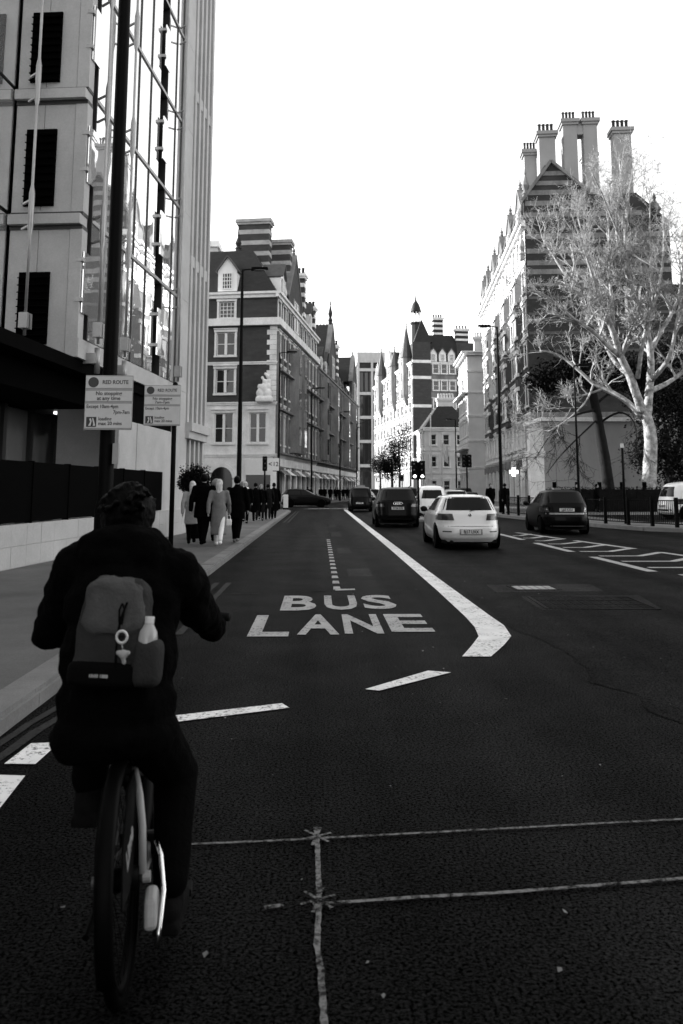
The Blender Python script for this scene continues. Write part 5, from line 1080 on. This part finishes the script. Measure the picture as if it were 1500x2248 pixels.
def person(label, loc, rz, h=1.72, coat='cloth_dark', clen=.62, legs='cloth_black', hair='hair_dark', shoes='cloth_black', stride=.28, bulk=1.0, hstyle='short', vox=.02, group=None, scarf=None, lean=.04, arms=.15):
    k = h / 1.75; t = thing('person', label, 'person', loc, rz, group)
    hip = Vector((0, 0, .93)); sh = Vector((0, lean*.8, 1.43)); hd = Vector((0, lean + .02, 1.63))
    J = {}
    for s, ph in ((-1, 1), (1, -1)):
        J[s] = dict(hip=Vector((s*.09, 0, .92)), knee=Vector((s*.095, ph*stride*.42 + .05, .5)), ank=Vector((s*.09, ph*stride*.85 - (.04 if ph < 0 else 0), .09 + (.06 if ph < 0 else 0))), sh=Vector((s*.19*bulk, sh.y, 1.41)), el=Vector((s*.25*bulk, -ph*arms*.5 + sh.y - .03, 1.12)), wr=Vector((s*.25*bulk, -ph*arms + .04, .87)))
    b = MB(); head_parts(b, hd, 1.0); b.caps((0, sh.y, 1.42), (0, hd.y - .02, 1.58), .055, .05)
    b.caps((0, 0, .98), (0, sh.y, 1.3), .13, .15)
    for s in (-1, 1):
        q = J[s]; b.caps(q['hip'], q['knee'], .085, .06); b.caps(q['knee'], q['ank'], .058, .04); b.caps(q['ank'], q['ank'] + Vector((0, .15, -.04)), .04, .032)
        b.caps((0, sh.y, 1.38), q['sh'], .07, .06); b.caps(q['sh'], q['el'], .05, .042); b.caps(q['el'], q['wr'], .04, .03)
        for f in range(4): b.caps(q['wr'] + Vector((0, (f - 1.5)*.02, -.03)), q['wr'] + Vector((-s*.01, (f - 1.5)*.021, -.15 + abs(f - 1.4)*.012)), .013, .009, 6, 2)
        b.caps(q['wr'] + Vector((-s*.012, .03, -.02)), q['wr'] + Vector((-s*.02, .06, -.085)), .012, .009, 6, 2); b.ball(q['wr'] + Vector((0, 0, -.045)), .022, .042, .05, 8, 6)
    def fin(mb, name, m, v=vox, amp=.0):
        me = remesh(mb, v, 4, name)
        if amp: displaced(me, amp, 9)
        me.transform(Matrix.Scale(k, 4)); return link(name, me, m, t)
    fin(b, 'body', 'skin')
    c = MB(); z0 = .93 - clen * .75
    c.caps((0, sh.y*.4, 1.05), (0, sh.y, 1.34), .175*bulk, .165*bulk); c.caps((-.1*bulk, sh.y, 1.37), (.1*bulk, sh.y, 1.37), .095*bulk, .095*bulk)
    c.ball((0, .0, .98), .195*bulk, .155*bulk, .2); c.lathe([(.13, z0), (.215*bulk, z0 + .015), (.205*bulk, z0 + .2), (.185*bulk, 1.05), (.05, 1.15)], 20, F=lambda x, y, z: (x, y*.8, z))
    for s in (-1, 1):
        q = J[s]; c.caps(q['sh'], q['el'], .075*bulk, .064*bulk); c.caps(q['el'], q['el'].lerp(q['wr'], .95), .062*bulk, .05*bulk)
    c.caps((0, sh.y, 1.42), (0, sh.y + .01, 1.5), .085, .075)
    fin(c, 'coat', coat, vox, .008)
    l = MB()
    for s in (-1, 1):
        q = J[s]; l.caps(q['hip'] + Vector((0, 0, -.05)), q['knee'], .105, .078); l.caps(q['knee'], q['ank'] + Vector((0, 0, .03)), .076, .062)
    l.ball((0, 0, .93), .17, .135, .13); fin(l, 'trousers', legs, vox, .005)
    for s in (-1, 1):
        q = J[s]; m_ = MB(); m_.caps(q['ank'] + Vector((0, -.03, -.035)), q['ank'] + Vector((0, .15, -.045)), .05, .042); m_.caps(q['ank'], q['ank'] + Vector((0, 0, -.03)), .05, .05); fin(m_, 'shoe', shoes, .014)
    hh = MB(); hh.ball(hd + Vector((0, -.02, .03)), .098, .112, .112)
    if hstyle == 'long': hh.caps(hd + Vector((0, -.06, -.02)), hd + Vector((0, -.10, -.24)), .095, .085)
    elif hstyle == 'big': hh.ball(hd + Vector((0, -.03, .02)), .15, .15, .14)
    elif hstyle == 'bun': hh.ball(hd + Vector((0, -.10, .08)), .05)
    o = fin(hh, 'hair', hair, .014, .012)
    # keep the face clear of hair
    bm = bmesh.new(); bm.from_mesh(o.data); kill = [v for v in bm.verts if v.co.y > (hd.y + .045)*k and v.co.z < (hd.z + .075)*k]; bmesh.ops.delete(bm, geom=kill, context='VERTS'); bm.to_mesh(o.data); bm.free()
    if scarf:
        m_ = MB(); m_.caps((-.05, sh.y + .09, 1.42), (-.04, sh.y + .15, 1.15), .045, .04); m_.caps((.05, sh.y + .09, 1.42), (.03, sh.y + .15, 1.2), .045, .04); m_.caps((-.07, sh.y, 1.48), (.07, sh.y, 1.48), .075, .075); fin(m_, 'scarf', scarf)
    return t
G1 = 'people walking on the left pavement'
person('person in a pale beige coat and black trousers nearest the office wall', (-3.42, 22.4, .118), R(4), 1.66, 'cloth_pale', .5, 'cloth_black', 'hair_fair', hstyle='long', stride=.24, arms=.2, group=G1)
person('tall person all in black between the two pale coats', (-3.05, 21.9, .118), R(-3), 1.84, 'cloth_black', .35, 'cloth_black', 'hair_dark', stride=.36, arms=.22, bulk=1.12, group=G1)
person('person in a long pale grey coat and white trousers, carrying a white bag', (-2.62, 21.7, .118), R(0), 1.70, 'cloth_grey', .85, 'cloth_white', 'hair_fair', 'cloth_white', stride=.36, arms=.24, bulk=1.02, hstyle='long', group=G1)
person('person in dark clothes just ahead of the pale grey coat', (-2.93, 23.6, .118), R(2), 1.72, 'cloth_black', .5, 'cloth_black', 'hair_grey', stride=.24, hstyle='big', group=G1)
person('person in a black jacket striding closest to the kerb', (-2.27, 22.8, .118), R(-2), 1.80, 'cloth_black', .4, 'cloth_black', 'hair_dark', 'cloth_grey', stride=.42, arms=.28, bulk=1.06, group=G1)
person('person facing us in a dark coat with a white scarf', (-3.25, 36.5, .118), R(178), 1.78, 'cloth_black', .6, 'cloth_black', 'hair_fair', stride=.2, scarf='cloth_white', bulk=1.1, group=G1)
for lab, p, hh, rz, co in (('person in black directly behind the white scarf', (-2.98, 38.6, .118), 1.76, 0, 'cloth_black'), ('person in a dark coat, second from the kerb in the far group', (-2.52, 40.5, .118), 1.72, 3, 'cloth_dark'), ('person in black in the middle of the far group', (-2.78, 39.6, .118), 1.7, 181, 'cloth_black'), ('person in dark clothes nearest the kerb in the far group', (-2.28, 41.4, .118), 1.78, 0, 'cloth_black'), ('person in a dark coat beside the tall lamp post', (-3.5, 37.4, .118), 1.82, 2, 'cloth_black')):
    person(lab, p, R(rz), hh, co, rnd.choice((.3, .45, .7)), rnd.choice(('cloth_black', 'cloth_dark')), rnd.choice(('hair_dark', 'hair_dark', 'hair_grey')), 'cloth_dark', stride=rnd.uniform(.2, .42), arms=rnd.uniform(.1, .3), bulk=rnd.uniform(1.0, 1.15), hstyle=rnd.choice(('short', 'long', 'bun')), group=G1)
G2 = 'people waiting behind the right railings'
pr = person('person in black standing behind the railings under the cross sign', (10.95, 48.6, .15), R(20), 1.78, 'cloth_black', .5, 'cloth_black', stride=.1, bulk=1.1, group=G2)
def put(lab, p, rz, src, grp): c = copy_tree(src); c.location = p; c.rotation_euler = (0, 0, R(rz)); c['label'] = lab; c['group'] = grp; return c
put('second dark figure behind the railings, nearer the white hatchback', (10.25, 49.5, .15), 190, pr, G2)
put('dark figure by the hedge just right of the black hatchback', (16.3, 51.8, .15), 100, pr, G2)
put('another dark figure farther along the hedge', (17.6, 52.3, .15), 250, pr, G2)
for i in range(10):
    s = 14 + i * 4.6; q = street_pt(s); w = (1.0, 1.9, 2.4)[i % 3]
    put('tiny dark figure in the far crowd outside the mansion row', (q[0] + w*math.cos(R(8.5)), q[1] - w*math.sin(R(8.5)), .15), (0, 180)[i % 2] + rnd.uniform(-15, 15), pr, 'far crowd on the left pavement')

# ------------------------------------------------------------------ hire bicycle
BK = thing('bicycle', 'dark hire bicycle with pale stays ridden by the cyclist in front', 'bicycle', (-.60, 2.80, 0)); BK.rotation_euler = (0, R(-3.5), R(5.5))
def wheel(y, front=False):
    Fw = lambda a, b, z: (z, y + a, .335 + b)
    w = MB(); pts = [(0, y + .315*math.cos(a), .335 + .315*math.sin(a)) for a in np.linspace(0, 2*math.pi, 49)]; w.tube(pts, .0195, 10, False)
    o = w.build('wheel', 'tyre', BK, smooth=True)
    MB().lathe([(.295, -.013), (.295, .013), (.277, .010), (.277, -.010)], 40, F=Fw, closed=True).build('rim', 'bike_dark', o, smooth=True)
    sp = MB()
    for k in range(28):
        a = 2*math.pi*k/28; s = 1 if k % 2 else -1; sp.tube([Fw(.03*math.cos(a + .5*s), .03*math.sin(a + .5*s), .03*s), Fw(.28*math.cos(a), .28*math.sin(a), 0)], .0013, 3, False)
    q = sp.build('spokes', 'bike_dark', o); q['kind'] = 'stuff'
    MB().tube([(-.055, y, .335), (.055, y, .335)], .035 if not front else .028, 14).build('hub', 'bike_dark', o, smooth=True)
    return o
wheel(0); wheel(1.06, True)
def arc(y, r, a0, a1, w, n=24): return [[(x, y + r*math.cos(R(a)), .335 + r*math.sin(R(a))) for x in np.linspace(-w, w, 5)] for a in np.linspace(a0, a1, n)]
mg = MB(); rows = arc(0, .352, 25, 205, .026)
for r in rows: r[0] = (r[0][0], r[0][1]*.985, .335 + (r[0][2]-.335)*.97); r[4] = (r[4][0], r[4][1]*.985, .335 + (r[4][2]-.335)*.97)
mg.grid(rows); o = mg.build('rear_mudguard', 'bike_dark', BK, smooth=True); so = o.modifiers.new('s', 'SOLIDIFY'); so.thickness = .003
mg = MB(); mg.grid(arc(1.06, .352, -10, 150, .026)); o = mg.build('front_mudguard', 'bike_dark', BK, smooth=True); so = o.modifiers.new('s', 'SOLIDIFY'); so.thickness = .003
fr = MB(); fr.tube([(0, .40, .27), (0, .30, .50), (0, .22, .66)], .024, 12); fr.tube([(0, .42, .27), (0, .62, .33), (0, .82, .55), (0, .90, .80)], .036, 14); fr.tube([(0, .29, .52), (0, .55, .47), (0, .78, .55)], .024, 10); fr.tube([(0, .89, .70), (0, .86, .92)], .03, 12)
fr.build('frame', 'bike_dark', BK, smooth=True)
MB().tube([(.012, .27, .60), (.03, .17, .595), (.052, .09, .55), (.064, .04, .47), (.066, .0, .345)], .0125, 10).build('seat_stay', 'bike_white', BK, smooth=True)
MB().tube([(-.012, .27, .60), (-.03, .17, .595), (-.052, .09, .55), (-.064, .04, .47), (-.066, .0, .345)], .0125, 10).build('seat_stay', 'bike_grey', BK, smooth=True)
for s in (-1, 1): MB().tube([(s*.035, .40, .28), (s*.06, .2, .30), (s*.066, .0, .335)], .012, 8).build('chain_stay', 'bike_grey', BK, smooth=True)
for s in (-1, 1):
    g_ = MB(); g_.prism([(-.27, .36), (-.22, .52), (-.08, .635), (.06, .64), (.13, .55), (.02, .40), (-.10, .345)], s*.036, s*.041, F=lambda y, z, x: (x, y, z)); q = g_.build('skirt_guard', 'bike_dark', BK)
    m_ = Matrix(((0, 0, s, 0), (s, 0, 0, 0), (0, 1, 0, 0), (0, 0, 0, 1))); link('lettering', text_mesh('Lime', .08, .0005, .003), 'bike_white', q, mtx=Matrix.Translation((s*.0425, -.10, .47)) @ m_ @ Matrix.Rotation(R(18), 4, 'Z'))
MB().prism([(-.06, .29), (.0, .31), (.045, .28), (.05, .24), (.0, .215), (-.06, .205), (-.09, .215), (-.08, .25)], .075, .112, F=lambda y, z, x: (x, y, z)).build('drive_cover', 'bike_white', BK, bevel=.012)
MB().tube([(.067, 0, .335), (.09, 0, .335)], .017, 12).build('axle_nut', 'bike_white', BK); MB().tube([(-.067, 0, .335), (-.09, 0, .335)], .017, 12).build('axle_nut', 'bike_grey', BK)
MB().tube([(.10, .10, .40), (.118, .06, .37), (.128, .02, .28), (.118, -.04, .20), (.11, -.06, .15)], .008, 8).build('guard_hoop', 'chrome', BK, smooth=True)
MB().tube([(-.07, .12, .30), (-.085, .0, .25), (-.09, -.12, .235)], .010, 8).build('kickstand', 'bike_dark', BK)
MB().tube([(0, .235, .63), (0, .21, .73)], .018, 10).build('seat_post', 'bike_grey', BK, smooth=True)
sd_ = MB(); sd_.ball((0, .13, .755), .11, .10, .038); sd_.caps((0, .15, .755), (0, .36, .76), .07, .03); link('saddle', remesh(sd_, .012, 4, 'saddle'), 'rubber', BK)
MB().box(-.022, .022, .08, .11, .655, .70).build('rear_light', 'bike_grey', BK, bevel=.005); MB().bar((0, .2, .66), (0, .1, .68), .02, .02).build('light_bracket', 'bike_dark', BK)
MB().tube([(0, .86, .92), (0, .85, 1.0), (.05, .85, 1.02), (.2, .82, 1.02), (.35, .755, 1.0)], .0125, 10).build('handlebar', 'bike_dark', BK, smooth=True)
MB().tube([(-.05, .85, 1.02), (-.2, .82, 1.02), (-.38, .74, 1.0)], .0125, 10).build('handlebar', 'bike_dark', BK, smooth=True)
for s in (-1, 1):
    MB().tube([(s*.25, .805, 1.013), (s*.355, .752, 1.0)], .018, 10).build('grip', 'rubber', BK, smooth=True); MB().tube([(s*.24, .84, 1.0), (s*.34, .82, .985)], .007, 6).build('brake_lever', 'bike_grey', BK)
    MB().tube([(s*.03, .9, .68), (s*.045, 1.0, .5), (s*.05, 1.06, .335)], .013, 8).build('fork', 'bike_dark', BK, smooth=True)
cr = MB(); cr.tube([(-.06, .42, .28), (.06, .42, .28)], .035, 14); cr.build('bottom_bracket', 'bike_dark', BK, smooth=True)
for s, dy, dz in ((1, -.03, -.165), (-1, .03, .165)):
    MB().bar((s*.075, .42, .28), (s*.085, .42 + dy, .28 + dz), .025, .018, up=(1, 0, 0)).build('crank', 'bike_grey', BK); MB().box(s*.14 - .05, s*.14 + .05, .42 + dy - .04, .42 + dy + .04, .28 + dz - .012, .28 + dz + .012).build('pedal', 'rubber', BK, bevel=.004)

# ------------------------------------------------------------------ the cyclist
CY = thing('person', 'cyclist in a black hooded jacket riding away with a backpack on', 'person', (0, 0, 0))
V3 = Vector
pel = V3((-.69, 2.93, .82)); che = V3((-.69, 3.0, 1.15)); nek = V3((-.705, 3.08, 1.33)); hed = V3((-.72, 3.17, 1.445))
SHO = {-1: V3((-.86, 3.03, 1.275)), 1: V3((-.515, 3.03, 1.255))}; ELB = {-1: V3((-.995, 3.2, 1.03)), 1: V3((-.465, 3.26, 1.09))}; HND = {-1: V3((-1.03, 3.55, 1.0)), 1: V3((-.435, 3.59, .985))}
HIP = {-1: V3((-.77, 2.95, .78)), 1: V3((-.61, 2.95, .78))}; KNE = {-1: V3((-.835, 3.36, .80)), 1: V3((-.535, 3.27, .50))}; ANK = {-1: V3((-.80, 3.06, .53)), 1: V3((-.505, 3.03, .20))}
def hand(b, g, s, r):
    """five bent fingers closed round the grip at g"""
    ax = V3((.9*s, -.42, -.08)).normalized()
    for f in range(4):
        o = g + ax * ((f - 1.5) * .021); L_ = (.9, 1.0, .96, .8)[f]
        ch = [o + V3((0, -.045, .022)), o + V3((0, -.005, .034)), o + V3((0, .026*L_, .016)), o + V3((0, .026*L_, -.014)), o + V3((0, .002, -.03*L_))]
        for i in range(4): b.caps(ch[i], ch[i+1], r*(1 - .06*i), r*(1 - .06*(i+1)), 8, 3)
    w = g + V3((0, -.095, .0)); b.caps(g + V3((0, -.045, .018)) - ax*.025, w, .02 + r*.4, .022 + r*.4); b.caps(g + V3((0, -.045, .018)) + ax*.028, w, .02 + r*.4, .022 + r*.4)
    t0 = g - ax*.035 + V3((0, -.05, .005)); b.caps(t0, t0 + V3((0, .03, -.02)) - ax*.012, r*1.15, r*1.1, 8, 3); b.caps(t0 + V3((0, .03, -.02)) - ax*.012, t0 + V3((0, .06, -.03)) + ax*.004, r*1.1, r*.95, 8, 3)
    return w
b = MB(); head_parts(b, hed, 1.02, R(-3)); b.caps(nek + V3((0, .0, -.04)), hed + V3((0, -.03, -.05)), .06, .055); b.caps(pel, che, .14, .16); b.caps(che, nek, .15, .07)
for s in (-1, 1):
    w = hand(b, HND[s], s, .0085); gl = MB(); hand(gl, HND[s], s, .0115); link('glove', remesh(gl, .006, 2, 'glove'), 'cloth_black', CY)
    b.caps(che + V3((0, 0, .1)), SHO[s], .08, .06); b.caps(SHO[s], ELB[s], .05, .043); b.caps(ELB[s], w, .042, .028); b.caps(HIP[s], KNE[s], .085, .062); b.caps(KNE[s], ANK[s], .06, .042); b.caps(ANK[s], ANK[s] + V3((0, .15, -.05)), .045, .034)
link('body', remesh(b, .009, 3, 'body'), 'skin', CY)
j = MB(); j.ball((-.688, 2.935, .84), .205, .17, .155); j.ball((-.69, 2.95, .98), .205, .165, .2); j.ball((-.69, 2.99, 1.15), .205, .15, .2); j.caps((-.80, 3.02, 1.255), (-.58, 3.02, 1.24), .10, .095)
j.ball((-.69, 2.90, .755), .2, .15, .095); j.ball((-.77, 2.89, .74), .125, .13, .085); j.ball((-.60, 2.91, .75), .13, .13, .08)
j.caps((-.80, 3.03, 1.32), (-.61, 3.03, 1.31), .075, .07); j.ball((-.70, 3.00, 1.345), .175, .105, .085); j.ball((-.70, 2.955, 1.32), .15, .07, .07); j.caps((-.69, 3.02, 1.25), (-.71, 3.10, 1.36), .14, .09)
for s in (-1, 1):
    w = HND[s] + V3((0, -.085, .0)); e = ELB[s]; j.caps(SHO[s], e, .092, .076); j.caps(e, e.lerp(w, .97), .074, .05); j.ball(e, .075)
    for f in (.25, .5, .75): j.ball(SHO[s].lerp(e, f), .09 - .006*f*4, .09, .06); j.ball(e.lerp(w, f), .072 - .02*f, .07, .06)
link('jacket', displaced(remesh(j, .010, 3, 'jacket'), .013, 11, .007, 26), 'cloth_black', CY)
l = MB()
for s in (-1, 1): l.caps(HIP[s], KNE[s], .11, .082); l.caps(KNE[s], ANK[s] + V3((0, 0, .03)), .08, .062)
l.ball((-.69, 2.95, .80), .17, .14, .1); link('trousers', displaced(remesh(l, .010, 3, 'trousers'), .006, 14), 'cloth_black', CY)
for s in (-1, 1):
    m_ = MB(); a = ANK[s]; m_.caps(a + V3((0, -.03, -.05)), a + V3((s*.01, .14, -.075)), .046, .038); m_.caps(a + V3((0, 0, .01)), a + V3((0, 0, -.04)), .048, .05); m_.box(a.x - .045, a.x + .045, a.y - .07, a.y + .18, a.z - .118, a.z - .085); link('shoe', remesh(m_, .009, 2, 'shoe'), 'cloth_dark', CY)
hm = MB(); hm.ball(hed + V3((0, -.022, .022)), .104, .112, .112); hm.ball(hed + V3((0, -.05, -.03)), .092, .075, .08)
rg = random.Random(3)
for k in range(60):
    a = rg.uniform(0, 6.28); e = rg.uniform(.1, 1.5); d_ = V3((math.cos(a)*math.cos(e), math.sin(a)*math.cos(e) - .2, math.sin(e))); p0 = hed + V3((0, -.02, .02)) + V3((d_.x*.1, d_.y*.105, d_.z*.105)); hm.caps(p0, p0 + V3((d_.x*.008 + rg.uniform(.004, .02), d_.y*.01 - .004, d_.z*.004 + rg.uniform(-.008, .006))), .013, .006, 6, 2)
hr = displaced(remesh(hm, .006, 2, 'hair'), .0035, 45, .002, 110); o = link('hair', hr, 'hair_dark', CY)
bm = bmesh.new(); bm.from_mesh(hr); kill = [v for v in bm.verts if v.co.y > hed.y + .05 and v.co.z < hed.z + .075]; bmesh.ops.delete(bm, geom=kill, context='VERTS'); bm.to_mesh(hr); bm.free()
# ------------------------------------------------------------------ backpack, bottle, key ring
BG = thing('backpack', 'grey backpack with dark base and pale key ring on the cyclist', 'backpack', (-.682, 2.79, .925)); BG.rotation_euler = (R(-8), R(3), 0)
def squircle(cx, cy, cz, w, d, h, n=3.6, m=40, rows=22, taper=0.0, puck=0.0):
    mb = MB(); R_ = []
    for i in range(rows + 1):
        t = -math.pi/2 + math.pi*i/rows; zc = math.copysign(abs(math.sin(t))**(2/4.5), math.sin(t)); q = abs(math.cos(t))**(2/4.5); r = []
        for k in range(m):
            a = 2*math.pi*k/m; x = math.copysign(abs(math.cos(a))**(2/n), math.cos(a)); y = math.copysign(abs(math.sin(a))**(2/n), math.sin(a)); f = q*(1 - taper*(zc*.5 + .5)); r.append((cx + x*w/2*f, cy + y*d/2*f, cz + zc*h/2))
        R_.append(r + [r[0]])
    mb.grid(R_); return mb
me = squircle(0, .0, .165, .25, .15, .34, taper=.16).mesh('bag_body'); me.update()
for p in me.polygons: p.use_smooth = True
displaced(me, .012, 14, .006, 34); link('bag_body', me, 'bag', BG)
me = squircle(0, -.012, .245, .218, .15, .185, taper=.12).mesh('top_flap')
for p in me.polygons: p.use_smooth = True
displaced(me, .016, 17, .007, 38); link('top_flap', me, 'bag_flap', BG)
me = squircle(-.01, -.012, .035, .235, .15, .085).mesh('base_panel')
for p in me.polygons: p.use_smooth = True
q = link('base_panel', me, 'bag_dark', BG); link('lettering', text_mesh('10:00 1888', .0135, .0003, .0006), 'sign_grey', q, mtx=Matrix.Translation((-.015, -.0895, .032)) @ Matrix.Rotation(R(90), 4, 'X'))
me = squircle(.12, -.015, .075, .10, .125, .15, taper=.05).mesh('side_pocket')
for p in me.polygons: p.use_smooth = True
link('side_pocket', me, 'bag', BG)
MB().tube([(.035, -.083, .05), (.033, -.096, .12), (.034, -.097, .20), (.05, -.093, .26)], .004, 6).build('zip', 'bag_dark', BG)
MB().tube([(.035, -.095, .255), (.03, -.104, .235), (.034, -.106, .20), (.043, -.106, .19), (.046, -.104, .24), (.035, -.095, .255)], .0035, 6, False).build('strap_loop', 'bag_dark', BG)
for s in (-1, 1): MB().tube([(s*.07, .07, .30), (s*.085, .16, .36), (s*.09, .24, .30)], .02, 8).build('shoulder_strap', 'bag_dark', BG, smooth=True)
KR2 = thing('key_ring', 'pale key ring with a small fuzzy charm hanging on the backpack', 'key ring', (-.617, 2.672, 1.095))
MB().tube([(.0165*math.cos(a), 0, .018*math.sin(a)) for a in np.linspace(0, 2*math.pi, 25)], .0042, 8, False).build('ring', 'sign_white', KR2, smooth=True)
MB().tube([(0, 0, -.018), (.003, 0, -.035)], .0018, 5).build('chain', 'steel', KR2)
ch = MB(); ch.ball((.006, 0, -.052), .015, .012, .014); ch.ball((-.008, 0, -.048), .009, .008, .008); ch.ball((.02, 0, -.048), .008, .008, .008); ch.caps((.006, 0, -.06), (.01, 0, -.078), .008, .006); link('charm', displaced(remesh(ch, .003, 1, 'charm'), .002, 300), 'cloth_pale', KR2)
BT = thing('bottle', 'clear plastic bottle with white cap in the backpack side pocket', 'bottle', (-.562, 2.765, 1.0)); BT.rotation_euler = (R(-8), R(3), 0)
MB().lathe([(.0, 0), (.03, 0), (.033, .01), (.033, .075), (.03, .095), (.016, .118), (.014, .122)], 18).build('bottle_body', 'bottle', BT, smooth=True); MB().lathe([(.0165, .12), (.0165, .14), (.015, .142), (0, .142)], 16).build('cap', 'sign_white', BT)
HBG = thing('handbag', 'small white bag hanging from the hand of the pale grey coat', 'bag', (-2.36, 21.75, .118))
MB().box(-.07, .07, -.04, .04, .52, .68).build('bag_body', 'cloth_white', HBG, bevel=.02); MB().tube([(-.04, 0, .68), (-.03, 0, .78), (.03, 0, .78), (.04, 0, .68)], .008, 6).build('handle', 'cloth_white', HBG)
bpy.data.scenes.remove(TMP)
